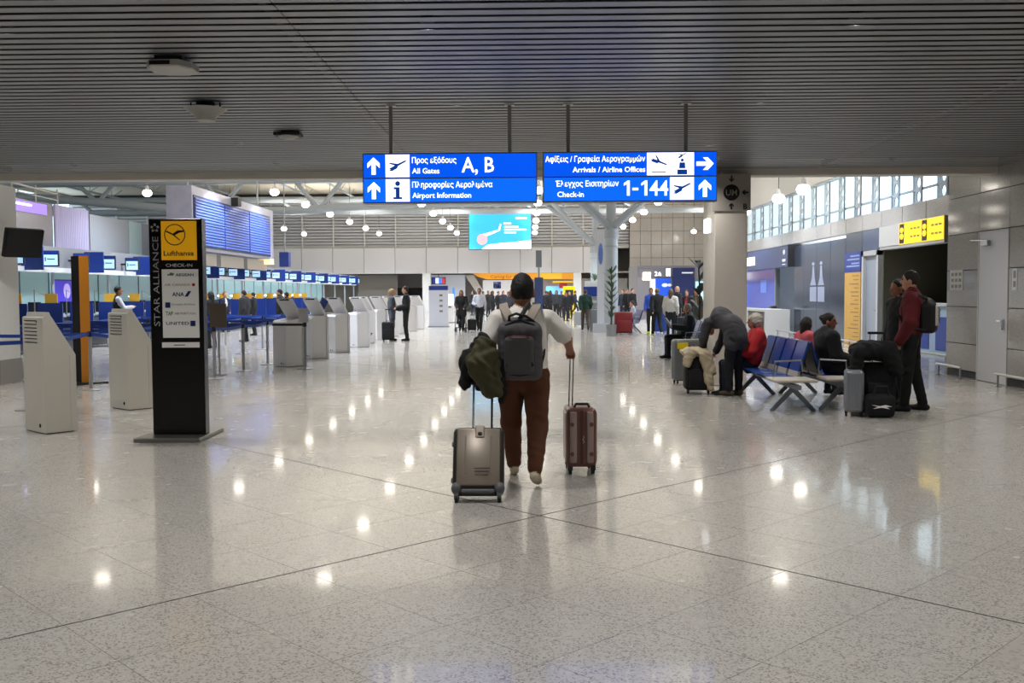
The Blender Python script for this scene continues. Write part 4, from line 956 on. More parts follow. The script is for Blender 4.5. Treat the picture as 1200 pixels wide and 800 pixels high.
# shop block in the far right, facing the hall
YK = 58.0
def K(u, v):
    q = AY(u, v, YK); return q.x, q.z
kb = structE('shop_block', (0, YK, 0))
MB().box(K(747, 330)[0], 15.9, 0.05, 5, 0, 3.15).build('block', mat('block_grey', '77747a', 0.5), kb)
MB().box(K(748, 330)[0], K(788, 330)[0], -0.05, 0.05, K(780, 324)[1], K(780, 314)[1]).build('header_band', mat('header_grey', '5f6068', 0.5), kb)
MB().box(K(753, 330)[0], K(762, 330)[0], -0.25, 0.0, K(780, 328)[1], K(780, 319)[1]).build('lit_cube', mat('cube_lit', 'fff3e2', 0.4, emit=3.0), kb)
MB().box(K(762, 330)[0], K(768, 330)[0], 0.0, 0.06, 0, K(780, 327)[1]).build('lit_jamb', mat('jamb_lit', 'f2e3bd', 0.4, emit=1.0), kb)
MB().box(K(768, 330)[0], K(786, 330)[0], -0.02, 0.06, 0, K(780, 326)[1]).build('blue_panel', mat('kiosk_blue_lit', '1746b4', 0.3, emit=0.45, ecol='1550c8'), kb)
MB().box(K(787.5, 330)[0], K(813, 330)[0], -0.3, 0.05, 0, K(780, 314)[1]).build('navy_panel', mat('kiosk_navy', '14204a', 0.25), kb)
MB().box(K(815, 330)[0], K(826, 330)[0], -0.2, 0.05, 0.8, K(780, 330)[1]).build('cyan_panel', mat('cyan_lit', 'a9ddea', 0.4, emit=1.0), kb)
text('2', mat('word_lit', 'f4f8ff'), kb, (K(767, 330)[0], -0.07, K(780, 323)[1]), 0.25, bold=0.02); text('&', mat('word_lit', 'f4f8ff'), kb, (K(771, 330)[0], -0.07, K(780, 323)[1]), 0.22, bold=0.02); text('Il', mat('word_lit', 'f4f8ff'), kb, (K(780.5, 330)[0], -0.07, K(780, 323)[1]), 0.42, bold=0.04)
o = MB(); q = K(779, 334); o.ell((q[0], -0.03, q[1]), (0.18, 0.01, 0.12)).ell((q[0] + 0.28, -0.03, q[1]), (0.12, 0.01, 0.1)); o.build('white_logo', M_PWHITE, kb)
MB().box(K(798, 330)[0], K(811, 330)[0], -0.31, -0.3, K(780, 320.5)[1], K(780, 319)[1]).build('white_print', M_PWHITE, kb)

# ---------------------------------------------------------------- under the mezzanine, far end
def bx(name, kind, u0, u1, v0, v1, Y, m_, d=0.3, par=None):
    a_, b2 = AY(u0, v1, Y), AY(u1, v0, Y); return MB().box(a_.x, b2.x, 0 if par else Y, (0 if par else Y) + d, max(a_.z, 0.0), b2.z).build(name, m_, par)
en = structE('far_shops', (0, YB + 2, 0)); Ye = YB + 2
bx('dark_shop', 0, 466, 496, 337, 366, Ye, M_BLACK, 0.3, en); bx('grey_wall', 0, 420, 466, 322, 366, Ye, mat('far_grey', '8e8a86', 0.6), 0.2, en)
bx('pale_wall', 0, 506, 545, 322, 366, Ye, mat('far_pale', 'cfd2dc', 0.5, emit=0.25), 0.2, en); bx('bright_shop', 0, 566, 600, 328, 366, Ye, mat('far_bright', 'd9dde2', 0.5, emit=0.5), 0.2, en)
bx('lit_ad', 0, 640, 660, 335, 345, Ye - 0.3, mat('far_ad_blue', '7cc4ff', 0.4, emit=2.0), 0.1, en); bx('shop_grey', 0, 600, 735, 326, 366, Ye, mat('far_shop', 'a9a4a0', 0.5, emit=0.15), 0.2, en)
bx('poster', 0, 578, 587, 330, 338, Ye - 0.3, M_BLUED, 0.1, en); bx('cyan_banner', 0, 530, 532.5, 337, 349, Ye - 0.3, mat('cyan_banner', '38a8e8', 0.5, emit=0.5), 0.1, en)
sl = MB().prism([(AY(545, 325, Ye).x, AY(600, 322, Ye).z), (AY(556, 325, Ye).x, AY(600, 322, Ye).z), (AY(572, 325, Ye).x, AY(600, 352, Ye).z), (AY(565, 325, Ye).x, AY(600, 352, Ye).z)], 'y', -0.5, 0).build('slanted_fin', M_WHITE, en)
t = thing('orange_banner', 'long orange and yellow banner sign with lettering over the far shops', 'sign', (AY(553, 325, YB).x, YB + 0.6, AY(600, 327, YB).z))
L = AY(676, 325, YB).x - AY(553, 325, YB).x; hb = AY(600, 320.5, YB).z - AY(600, 327, YB).z + 0.06
o = MB(); flat(o, [(0, hb), (L, hb), (L, 0), (1.3, 0), (0.5, hb * 0.45)], 0, t=0.1); o.build('board', mat('banner_amber', 'e0952a', 0.5, emit=0.6, ecol='f0a52e'), t)
MB().box(L * 0.62, L * 0.86, -0.02, 0, 0.02, hb - 0.02).build('yellow_part', mat('banner_yellow', 'f0c23a', 0.5, emit=0.6), t)
text('Caring for Culture', mat('banner_text', 'b5651e', 0.5, emit=0.2), t, (1.6, -0.03, 0.1), hb * 0.5, 3.4, bold=0.01)
MB().cyl((0.8, 0.05, hb), (0.8, 0.05, zb - AY(600, 327, YB).z), 0.03, n=6).cyl((L - 0.8, 0.05, hb), (L - 0.8, 0.05, zb - AY(600, 327, YB).z), 0.03, n=6).build('hanger', M_STEEL, t)
t = thing('red_sign', 'small red square sign under a yellow header among the far shops', 'sign', (AY(660, 337.5, 85.6).x, 85.9, AY(660, 337.5, 85.6).z)); MB().box(-0.35, 0.35, 0, 0.1, 0, 0.45).build('face', mat('far_red', 'a03028', 0.5, emit=0.3), t); MB().box(-0.9, 1.2, 0.1, 0.2, 0.48, 0.62).build('yellow_header', mat('banner_yellow', 'f0c23a'), t); MB().cyl((0.0, 0.15, 0.6), (0, 0.15, zb + 0.06 - AY(660, 337.5, 85.6).z), 0.03, n=6).build('hanger', M_STEEL, t)
p = G(664, 366)
t = thing('yellow_machine', 'bright yellow vending stand among the queue at the far end', 'machine', (p.x, 74, 0)); MB().rbox((0, 0, 1.05), (0.9, 0.7, 2.05), 0.04).build('body', mat('machine_yellow', 'e6c800', 0.4, emit=0.3), t); MB().box(-0.3, 0.3, -0.37, -0.34, 1.2, 1.8).build('window', M_DARK, t); MB().box(-0.4, 0.4, -0.3, 0.3, 0, 0.03).build('foot', M_DARK, t)
# TV with tricolour picture
t = thing('far_tv', 'small monitor showing a blue, white and red picture under the mezzanine', 'television', (AY(514, 333, 85.6).x, 85.6, AY(514, 333, 85.6).z))
MB().box(-0.62, 0.62, 0, 0.1, 0, 0.62).build('casing', M_RUB, t)
for k, c_ in enumerate(('1b2a80', 'e8eef8', '3a78f0', 'b02a3a')): MB().box(-0.55 + 0.28 * k, -0.27 + 0.28 * k, -0.02, 0, 0.06, 0.56).build('picture_band', mat('tv_%d' % k, c_, 0.4, emit=0.8), t)
MB().cyl((0, 0.05, 0.6), (0, 0.05, zb + 0.02 - AY(514, 333, 85.6).z), 0.03, n=6).build('hanger', M_DARK, t)
# stands beyond the kiosks
p = G(514, 383)
t = thing('info_stand', 'white information stand with blue header behind the far kiosks', 'stand', (p.x, p.y, 0)); MB().box(-0.45, 0.45, 0, 0.3, 0.02, 1.75).build('panel', mat('stand_white', 'c5c8d2', 0.4), t); MB().box(-0.45, 0.45, -0.01, 0.3, 1.75, 1.95).build('blue_header', M_BLUED, t)
for k in range(4): MB().box(0.05, 0.2, -0.012, 0, 0.7 + 0.25 * k, 0.8 + 0.25 * k).build('symbol', M_PGREY, t)
MB().box(-0.5, 0.5, -0.1, 0.4, 0, 0.02).build('foot', M_DARK, t)
p = G(522, 378)
t = thing('ticket_machine', 'white ticket machine with sloping top and dark slot beyond the kiosks', 'machine', p, 0)
MB().prism([(-0.3, 0.03), (-0.3, 0.95), (-0.12, 1.05), (0.1, 1.55), (0.3, 1.55), (0.3, 0.03)], 'x', -0.4, 0.45).build('body', M_KW, t); MB().box(-0.3, 0.35, -0.31, -0.29, 0.82, 0.88).build('slot', M_RUB, t); MB().box(-0.62, -0.4, -0.2, 0.3, 0.02, 0.95).build('side_cabinet', M_STEELD, t); MB().box(-0.6, 0.5, -0.3, 0.3, 0, 0.03).build('foot', M_RUB, t)
# post with blue panel behind the walking man
Yp = 46.0; p = AY(631.5, 360, Yp)
t = thing('direction_post', 'slim grey post with long blue panel standing in the middle of the hall', 'sign', (p.x, Yp, 0)); zt_ = AY(631, 293, Yp).z
MB().cyl((0, 0, 0.02), (0, 0, zt_ - 0.5), 0.055, n=10).build('pole', M_STEEL, t, smooth=True); MB().box(-0.2, 0.2, -0.07, -0.03, 0.35, AY(631, 325, Yp).z).build('blue_panel', mat('post_blue', '33436f', 0.4), t); MB().rbox((0, 0, zt_ - 0.4), (0.28, 0.2, 0.8), 0.03).build('top_box', M_STEELD, t); MB().cyl((0, 0, 0), (0, 0, 0.03), 0.3, n=18).build('base', M_STEELD, t)
# banner and leaflet rack at the tree columns
p = AY(704, 372, 39.4)
t = thing('pull_up_banner', 'white vertical banner with blue emblem beside the round steel column', 'banner', (p.x, 39.4, 0)); zt_ = AY(704, 268, 39.4).z
MB().box(-0.14, 0.14, 0, 0.05, 0.35, zt_).build('cloth', mat('banner_white', 'cfd3dc', 0.5), t); MB().ell((0, -0.005, zt_ - 1.0), (0.09, 0.01, 0.45)).build('emblem', mat('emblem_blue', '5d78c0', 0.5), t); MB().box(-0.16, 0.16, -0.02, 0.07, zt_, zt_ + 0.05).build('top_bar', M_ALU, t); MB().box(-0.3, 0.3, -0.15, 0.25, 0, 0.35).build('planter_foot', mat('planter_pale', 'b9bcc2', 0.4), t)
p = AY(695, 380, 43)
t = thing('leaflet_rack', 'leaflet rack with dark blue header standing beside the tree column', 'rack', (p.x, 43, 0)); MB().box(-0.4, 0.35, 0.1, 0.35, 0.02, 1.4).build('back', M_GREYW, t); MB().box(-0.42, 0.36, 0, 0.08, 1.42, 1.85).build('blue_header', M_BLUED, t); MB().box(-0.35, 0.3, 0.1, 0.3, 1.4, 2.1).build('upper', M_WHITE, t)
for k in range(4): MB().box(-0.4, 0.35, -0.05, 0.12, 0.2 + 0.3 * k, 0.24 + 0.3 * k).build('shelf', M_STEELD, t)

# ================================================================ LUGGAGE
def wheel_mesh(r=0.025, w_=0.022): return MB().cyl((-w_ / 2, 0, 0), (w_ / 2, 0, 0), r, n=12)
def suitcase(label, loc, rz, w_, d_, h_, m_, hand=0.0, group=None, name='suitcase', soft=False, trim=None, tag_m=None):
    """upright trolley case; width along local x, depth along y"""
    t = thing(name, label, 'suitcase', loc, rz, group); trim = trim or M_DARK
    z0 = 0.055
    MB().rbox((0, 0, z0 + h_ / 2), (w_, d_, h_), min(0.05, d_ * 0.2), 3).build('shell', m_, t, smooth=True)
    if soft:
        MB().rbox((0, -d_ / 2 - 0.01, z0 + h_ * 0.34), (w_ * 0.8, 0.05, h_ * 0.5), 0.02, 2).build('front_pocket', m_, t, smooth=True)
    else:
        n = 6
        for k in range(n):
            x = -w_ * 0.36 + w_ * 0.72 * k / (n - 1); MB().rbox((x, 0, z0 + h_ / 2), (w_ * 0.05, d_ + 0.014, h_ * 0.8), 0.006, 1).build('rib', m_, t)
    MB().box(-w_ / 2 - 0.003, w_ / 2 + 0.003, -0.008, 0.008, z0 + 0.04, z0 + h_ - 0.04).build('zip_band', trim, t)
    for sx in (-1, 1):
        for sy in (-1, 1): wheel_mesh().build('wheel', M_RUB, t, loc=(sx * w_ * 0.38, sy * d_ * 0.34, 0.026), smooth=True); MB().cb((sx * w_ * 0.38, sy * d_ * 0.34, 0.05), (0.03, 0.04, 0.03)).build('wheel_fork', trim, t)
    MB().tube([(-0.07, 0, z0 + h_), (-0.06, 0, z0 + h_ + 0.03), (0.06, 0, z0 + h_ + 0.03), (0.07, 0, z0 + h_)], 0.011, 8).build('grip', trim, t)
    if hand:
        zt_ = z0 + h_ + hand
        for sx in (-0.08, 0.08): MB().cyl((sx, d_ * 0.36, z0 + h_), (sx, d_ * 0.36, zt_), 0.008, n=8).build('handle_rod', M_CHROME, t)
        MB().rbox((0, d_ * 0.36, zt_ + 0.015), (0.22, 0.035, 0.035), 0.012, 2).build('handle_grip', M_RUB, t, smooth=True)
    if tag_m: MB().box(-w_ * 0.42, -w_ * 0.05, -d_ / 2 - 0.03, -d_ / 2 - 0.012, z0 + h_ * 0.78, z0 + h_ * 0.93).build('luggage_tag', tag_m, t)
    return t

# champagne case pulled behind the walking man
t = thing('suitcase', 'champagne hard-shell suitcase with black edges tilted on two wheels behind the man', 'suitcase', (G(560, 588).x, G(560, 588).y, 0), R(0))
tl_ = R(-24)
M_CH = mat('champagne_shell', '8e8377', 0.28, 0.25); M_CHD = mat('champagne_edge', '2c2621', 0.35); M_GREYP = mat('grey_plastic', '55565a', 0.45)
rx = Matrix.Rotation(tl_, 4, 'X')
def tb(o): return o.xf(rx)
tb(MB().rbox((0, 0.06, 0.33), (0.40, 0.20, 0.52), 0.045, 4)).build('shell', M_CHD, t, smooth=True)
tb(MB().rbox((0, -0.035, 0.345), (0.335, 0.03, 0.455), 0.014, 3)).build('front_panel', M_CH, t, smooth=True)
for k in range(3): tb(MB().rbox((0.03, -0.053, 0.235 - 0.026 * k + 0.02), (0.125 - 0.01 * k, 0.008, 0.009), 0.003, 1)).build('relief_bar', mat('relief_dark', '5d554c', 0.4), t)
for sx in (-1, 1):
    tb(MB().rbox((sx * 0.10, -0.05, 0.36), (0.012, 0.006, 0.30), 0.002, 1)).build('panel_groove', mat('groove_shadow', '7d7368', 0.4), t)
    hs = tb(MB().ell((sx * 0.165, -0.02, 0.10), (0.042, 0.05, 0.05), 14, 10)).build('wheel_housing', M_GREYP, t, smooth=True)
    MB().cb((sx * 0.165, -0.01, 0.062), (0.034, 0.03, 0.075), (tl_, 0, 0)).build('wheel_fork', M_GREYP, hs)
    MB().cyl((sx * 0.165 - 0.012, -0.012, 0.03), (sx * 0.165 + 0.012, -0.012, 0.03), 0.03, n=16).build('wheel', M_RUB, t, smooth=True)
    MB().cyl((sx * 0.165 - 0.014, -0.012, 0.03), (sx * 0.165 + 0.014, -0.012, 0.03), 0.013, n=10).build('wheel_hub', M_GREYP, t)
    tb(MB().cyl((sx * 0.165 - 0.012, 0.14, 0.05), (sx * 0.165 + 0.012, 0.14, 0.05), 0.03, n=12)).build('wheel', M_RUB, t, smooth=True)
    rd = tb(MB().cyl((0.02 + sx * 0.075, 0.14, 0.58), (0.02 + sx * 0.075, 0.14, 1.00), 0.009, n=8)).build('handle_rod', M_CHROME if sx < 0 else M_RUB, t, smooth=True)
tb(MB().rbox((0.02, 0.14, 1.01), (0.2, 0.035, 0.035), 0.012, 2)).build('handle_grip', M_RUB, t, smooth=True)
tb(MB().rbox((0, 0.0, 0.075), (0.26, 0.12, 0.03), 0.01, 1)).build('bottom_bar', M_GREYP, t); tb(MB().rbox((0, 0.02, 0.115), (0.30, 0.10, 0.05), 0.015, 2)).build('bottom_panel', M_CHD, t)
tb(MB().rbox((0.01, -0.052, 0.545), (0.07, 0.01, 0.10), 0.008, 2)).build('latch_plate', M_CH, t); tb(MB().rbox((0.012, -0.06, 0.525), (0.032, 0.01, 0.028), 0.006, 1)).build('lock', M_RUB, t)
for z in (0.18, 0.47): tb(MB().rbox((-0.206, 0.06, z), (0.016, 0.05, 0.035), 0.005, 1)).build('side_foot', M_GREYP, t)

# rose case rolled at the man's side, narrow side to us
t = thing('suitcase', 'upright rose-brown suitcase with two pale stripes rolled beside the walking man', 'suitcase', ((G(665, 557).x + G(697, 557).x) / 2, G(680, 557).y + 0.2, 0), R(2))
M_RO = mat('rose_brown', '6e4a40', 0.32, 0.15); M_RP = mat('rose_pale', 'a08d88', 0.35, 0.15)
MB().rbox((0, 0, 0.33), (0.265, 0.40, 0.52), 0.04, 3).build('shell', M_RO, t, smooth=True)
for sx in (-1, 1):
    st = MB().rbox((sx * 0.073, -0.188, 0.335), (0.060, 0.05, 0.45), 0.012, 2).build('pale_stripe', M_RP, t, smooth=True)
    for z in (0.19, 0.45): MB().cyl((sx * 0.085, -0.213, z), (sx * 0.085, -0.222, z), 0.02, 0.016, n=14).build('stud', M_RO, st, smooth=True)
    MB().rbox((sx * 0.125, 0, 0.33), (0.03, 0.30, 0.44), 0.01, 2).build('side_panel', mat('rose_beige', 'b09a8c', 0.35), t)
    for sy in (-0.15, 0.15):
        MB().cb((sx * 0.1, sy, 0.065), (0.045, 0.06, 0.05)).build('wheel_fork', M_CHD, t); wheel_mesh(0.028, 0.03).build('wheel', M_RUB, t, loc=(sx * 0.1, sy, 0.029), smooth=True)
MB().box(-0.012, 0.012, -0.203, -0.198, 0.1, 0.57).build('zip_band', mat('zip_brown', '4e322b', 0.5), t)
MB().tube([(-0.06, -0.12, 0.59), (-0.045, -0.12, 0.62), (0.06, -0.12, 0.62), (0.07, -0.12, 0.59)], 0.012, 8).build('grip', M_CHD, t, smooth=True)
MB().tube([(0.008, -0.205, 0.285), (0.022, -0.205, 0.30), (0.006, -0.205, 0.315), (0.02, -0.205, 0.335), (0.01, -0.205, 0.35)], 0.003, 5).build('script_mark', mat('silver_script', 'd0c4be', 0.3, 0.5), t)
for x in (-0.098, -0.068): MB().cyl((x, 0.0, 0.59), (x + 0.012, -0.02, 1.05), 0.0065, n=8).build('handle_rod', M_CHROME, t, smooth=True)
MB().rbox((-0.07, -0.02, 1.06), (0.035, 0.11, 0.032), 0.012, 2).build('handle_grip', M_RUB, t, smooth=True)

# jackets carried over the arm
t = thing('jacket', 'olive and black jackets hanging over the man\'s forearm above the champagne case', 'jacket', (-0.42, 8.0, 0))
M_OL = mat('olive_cloth', '3d3a22', 0.85, bump=0.3, nscale=30); M_BKC = mat('black_cloth', '0e0f10', 0.85, bump=0.2, nscale=30)
blob('olive_jacket', [C((0.06, -0.05, 1.18), (0.02, -0.10, 1.02), 0.075, 0.105, 0, 0.05), C((0.02, -0.10, 1.02), (0.10, -0.09, 0.83), 0.10, 0.085, 0, 0.05), C((0.10, -0.09, 0.86), (0.15, -0.08, 0.80), 0.06, 0.05, 0, 0.04), C((0.12, -0.05, 1.1), (0.16, -0.06, 0.85), 0.06, 0.05, 0, 0.04)], 0.011, [M_OL], t, (0.014, 42, [0]))
blob('black_jacket', [C((0.05, 0.04, 1.22), (-0.06, 0.03, 1.05), 0.06, 0.08, 0, 0.05), C((-0.06, 0.03, 1.05), (-0.11, 0.02, 0.86), 0.08, 0.055, 0, 0.05), C((0.0, 0.06, 1.0), (0.02, 0.05, 0.84), 0.08, 0.06, 0, 0.05), C((0.17, -0.02, 1.05), (0.19, -0.03, 0.80), 0.05, 0.05, 0, 0.05), C((0.19, -0.03, 0.86), (0.19, -0.04, 0.735), 0.05, 0.03, 0, 0.04)], 0.011, [M_BKC], t, (0.012, 40, [0]))

# ---------------------------------------------------------------- other luggage on the right
M_SIL = mat('silver_shell', '8d9198', 0.3, 0.4); M_BKS = mat('black_fabric', '0f0f12', 0.8, bump=0.2, nscale=60); M_GRS = mat('grey_shell', '6b6d70', 0.35, 0.3)
p = G(806, 450); suitcase('grey ribbed suitcase with yellow luggage tag beside the plaster column', (p.x, p.y + 0.15, 0), R(8), 0.50, 0.28, 0.72, M_GRS, 0.0, tag_m=mat('tag_yellow', 'd8c21c', 0.5))
p = G(820, 462)
t = thing('travel_bag', 'black travel bag with beige jacket over it at the bent person\'s feet', 'bag', (p.x, p.y + 0.1, 0))
MB().rbox((0, 0.05, 0.33), (0.44, 0.30, 0.54), 0.06, 3).build('body', M_BKS, t, smooth=True); MB().rbox((0.0, -0.11, 0.25), (0.34, 0.06, 0.3), 0.025, 2).build('front_pocket', M_BKS, t, smooth=True)
for sx in (-0.16, 0.16): wheel_mesh(0.035, 0.03).build('wheel', M_RUB, t, loc=(sx, 0.05, 0.036), smooth=True)
MB().tube([(-0.1, 0.05, 0.59), (-0.08, 0.05, 0.65), (0.08, 0.05, 0.65), (0.1, 0.05, 0.59)], 0.014, 8).build('grip', M_RUB, t)
t = thing('jacket', 'crumpled beige jacket thrown over the black travel bag', 'jacket', (p.x, p.y + 0.1, 0))
blob('cloth', [E((-0.06, 0.03, 0.66), (0.24, 0.17, 0.08), 0, 0.05), C((-0.16, -0.1, 0.64), (-0.2, -0.14, 0.5), 0.09, 0.07, 0, 0.05), C((0.06, -0.13, 0.62), (0.14, -0.17, 0.22), 0.08, 0.06, 0, 0.05), C((0.14, -0.1, 0.6), (0.2, -0.16, 0.35), 0.06, 0.05, 0, 0.05), C((0.12, -0.17, 0.24), (0.16, -0.19, 0.10), 0.06, 0.045, 0, 0.04)], 0.016, [mat('beige_cloth', 'b5a68c', 0.85)], t, (0.012, 38, [0]))
p = G(1004, 488); suitcase('silver hard-shell cabin suitcase in front of a black one near the tables', (p.x, p.y + 0.13, 0), R(-16), 0.24, 0.34, 0.54, M_SIL, 0.0)
suitcase('black suitcase with raised pull handle under a black coat heap', (p.x + 0.37, p.y + 0.32, 0), R(-5), 0.42, 0.26, 0.62, M_BKS, 0.36, soft=True)
t = thing('coat_heap', 'black coat and bag heaped on top of the black suitcase', 'coat', (p.x + 0.26, p.y + 0.22, 0))
blob('cloth', [E((-0.02, 0.05, 0.83), (0.27, 0.2, 0.14), 0, 0.05), C((0.18, -0.05, 0.82), (0.28, -0.1, 0.58), 0.14, 0.09, 0, 0.05), C((-0.18, -0.06, 0.8), (-0.24, -0.08, 0.6), 0.1, 0.07, 0, 0.05)], 0.016, [mat('black_coat', '0b0b0d', 0.9)], t, (0.01, 35, [0]))
p = G(1036, 490)
t = thing('duffel_bag', 'black duffel bag with white swoosh mark on the floor by the standing man', 'bag', (p.x - 0.02, p.y + 0.12, 0), R(-8))
MB().rbox((0, 0, 0.15), (0.36, 0.26, 0.29), 0.07, 3).build('body', M_BKS, t, smooth=True); MB().tube([(-0.1, -0.1, 0.25), (-0.06, -0.08, 0.40), (0.08, -0.08, 0.40), (0.1, -0.1, 0.25)], 0.014, 8).build('strap', M_RUB, t)
o = MB(); flat(o, [(-0.12, 0.17), (-0.02, 0.155), (0.05, 0.17), (0.13, 0.15), (0.06, 0.145), (0.1, 0.12), (0.0, 0.135), (-0.1, 0.12), (-0.04, 0.145)], -0.137); o.build('white_mark', M_PWHITE, t)
p = G(731, 392); suitcase('large dark red suitcase standing beside the far planter', (p.x, p.y + 0.2, 0), R(4), 0.66, 0.34, 0.80, mat('dark_red_shell', '6a1418', 0.5), 0.0, soft=True)
p = G(678, 382.5); suitcase('pale grey suitcase rolling in front of the green-jacketed traveller', (p.x, p.y + 0.2, 0), R(0), 0.42, 0.3, 0.66, mat('pale_grey_shell', 'a2a4aa', 0.35, 0.2), 0.0)
p = G(698, 387); suitcase('larger grey suitcase pulled behind the green-jacketed traveller', (p.x, p.y + 0.2, 0), R(0), 0.48, 0.3, 0.84, mat('mid_grey_shell', '85888f', 0.35, 0.2), 0.0)
p = G(455, 400); suitcase('black trolley case standing between the couple at the kiosks', (p.x, p.y, 0), R(0), 0.40, 0.26, 0.60, M_BKS, 0.4, soft=True)
p = G(553, 388.5); suitcase('black cabin case rolled by the man in the white shirt', (p.x, p.y + 0.1, 0), R(0), 0.36, 0.24, 0.46, M_BKS, 0.45, soft=True)
p = G(773, 390); suitcase('deep blue suitcase standing by the jersey-clad traveller', (p.x, p.y, 0), R(10), 0.48, 0.3, 0.85, mat('blue_shell', '1e3c86', 0.4), 0.0)
p = G(801, 397); suitcase('dark suitcase standing among the group in front of the navy kiosk', (p.x, p.y, 0), R(-10), 0.46, 0.28, 0.7, mat('charcoal_shell', '22252c', 0.4), 0.3, soft=True)

# ---------------------------------------------------------------- beam seating
M_SEAT = mat('seat_blue', '1f4b96', 0.25, 0.2); M_SEATD = mat('seat_back_dark', '17181c', 0.4); M_TAB = mat('table_laminate', 'b5ada0', 0.4)
def bench(name, label, X, y0, n, face, table=None, group='beam seating'):
    """row along Y; face -1 looks to -X, +1 to +X"""
    t = thing(name, label, 'bench', (X, y0, 0), 0, group); pt = 0.58; f = face
    L = n * pt + (0.62 if table else 0)
    ys0_ = -0.62 if table else 0.0
    MB().box(-0.035, 0.035, ys0_, n * pt, 0.31, 0.37).build('beam', M_STEELD, t)
    for k in range(n):
        yc = pt * (k + 0.5)
        MB().prism([(f * 0.22, 0.40), (f * 0.24, 0.43), (-f * 0.16, 0.42), (-f * 0.2, 0.395)], 'y', yc - 0.25, yc + 0.25).build('seat', M_SEAT, t)
        bk = MB().prism([(-f * 0.17, 0.50), (-f * 0.20, 0.50), (-f * 0.325, 0.90), (-f * 0.30, 0.905)], 'y', yc - 0.25, yc + 0.25).build('backrest', M_SEAT, t)
        MB().prism([(-f * 0.155, 0.42), (-f * 0.19, 0.42), (-f * 0.20, 0.50), (-f * 0.17, 0.50)], 'y', yc - 0.24, yc + 0.24).build('back_stay', M_TAB, t)
        MB().prism([(-f * 0.205, 0.46), (-f * 0.215, 0.46), (-f * 0.335, 0.90), (-f * 0.325, 0.90)], 'y', yc - 0.255, yc + 0.255).build('back_shell', M_SEATD, t)
    for k in (0, n): MB().tube([(-f * 0.22, pt * k, 0.5), (-f * 0.20, pt * k, 0.66), (f * 0.16, pt * k, 0.64), (f * 0.18, pt * k, 0.4)], 0.014, 6).build('armrest', M_ALU, t)
    for yl in ((ys0_ + 0.3, n * pt - 0.5)):
        lg = MB()
        lg.prism([(-0.03, 0.32), (0.03, 0.32), (0.30, 0.025), (0.30, 0.0), (0.25, 0.0), (0.0, 0.255), (-0.25, 0.0), (-0.30, 0.0), (-0.30, 0.025)], 'y', yl - 0.018, yl + 0.018); lg.build('leg_frame', M_STEELD, t)
    if table: MB().rbox((f * 0.02, -0.31, 0.42), (0.56, 0.56, 0.035), 0.01, 1).build('table_top', M_TAB, t)
    return t
bench('beam_bench', 'blue seat row with end table holding the woman in the red jacket', 3.52, 13.45, 4, -1, True)
bench('beam_bench', 'seat row with end table back to back, holding the woman in the black jacket', 4.22, 13.62, 4, 1, True)
bench('beam_bench', 'blue seat row where the grey-haired man reads', 3.86, 23.2, 3, -1)
bench('beam_bench', 'far seat row beside the dark red suitcase', 4.08, 38.0, 4, -1)

# ---------------------------------------------------------------- plants
def leaf(o, base, az, L, droop, w_, seg=6):
    rings = []
    for i in range(seg + 1):
        s_ = i / seg; r_ = L * s_ * math.cos(R(droop) * s_); z = L * (s_ * math.sin(R(75)) - 0.55 * s_ * s_ * (droop / 60))
        ww = w_ * math.sin(PI * min(0.97, 0.08 + s_ * 0.9)); dx, dy = math.cos(az), math.sin(az)
        c_ = Vector((base[0] + dx * r_ * 0.75, base[1] + dy * r_ * 0.75, base[2] + z)); nn = Vector((-dy, dx, 0)) * ww
        rings.append([c_ - nn, c_ + Vector((0, 0, -0.01)), c_ + nn])
    o.loft(rings, cap=False, closed=False); return o
M_LEAF = mat('leaf_green', '2f4a2c', 0.45); M_LEAFD = mat('leaf_dark', '10170f', 0.5)
def plant(label, loc, stem_h, n, L, w_, m_, pot_r, pot_h, pot_m, levels=3):
    t = thing('potted_plant', label, 'plant', loc); rnd = random.Random(len(label))
    MB().lathe([(pot_r * 0.85, 0), (pot_r, pot_h), (pot_r * 0.9, pot_h), (pot_r * 0.88, pot_h - 0.05)], n=18).build('planter', pot_m, t, smooth=True)
    MB().tube([(0, 0, pot_h - 0.06), (0.03, 0, stem_h * 0.6), (0, 0.02, stem_h)], [0.035, 0.03, 0.02], 7).build('stem', mat('stem_brown', '4a3f2e', 0.8), t)
    for k in range(n):
        zb_ = pot_h + (stem_h - pot_h) * ((k % levels) + 1) / levels
        o = MB(); leaf(o, (0, 0, zb_), rnd.uniform(0, 2 * PI), L * rnd.uniform(0.7, 1.1), rnd.uniform(45, 95), w_ * rnd.uniform(0.8, 1.2)); o.build('leaf', m_, t, smooth=True, fix=False)
p = G(716, 393.5); plant('tall slender dracaena in a silver planter before the round column', (p.x, p.y - 0.1, 0), 2.25, 110, 0.62, 0.026, M_LEAF, 0.2, 0.42, M_ALU, 8)
p = AY(697, 340, 52); plant('palm with fine fronds standing beyond the leaflet rack', (p.x, 52, 0), 2.2, 40, 0.95, 0.035, M_LEAF, 0.25, 0.5, M_GREYW, 2)
p = AY(819, 340, 25.5); plant('dark broad-leaved plant standing behind the plaster column', (p.x, 25.5, 0), 2.2, 26, 0.62, 0.075, M_LEAFD, 0.25, 0.5, M_DARK, 5)

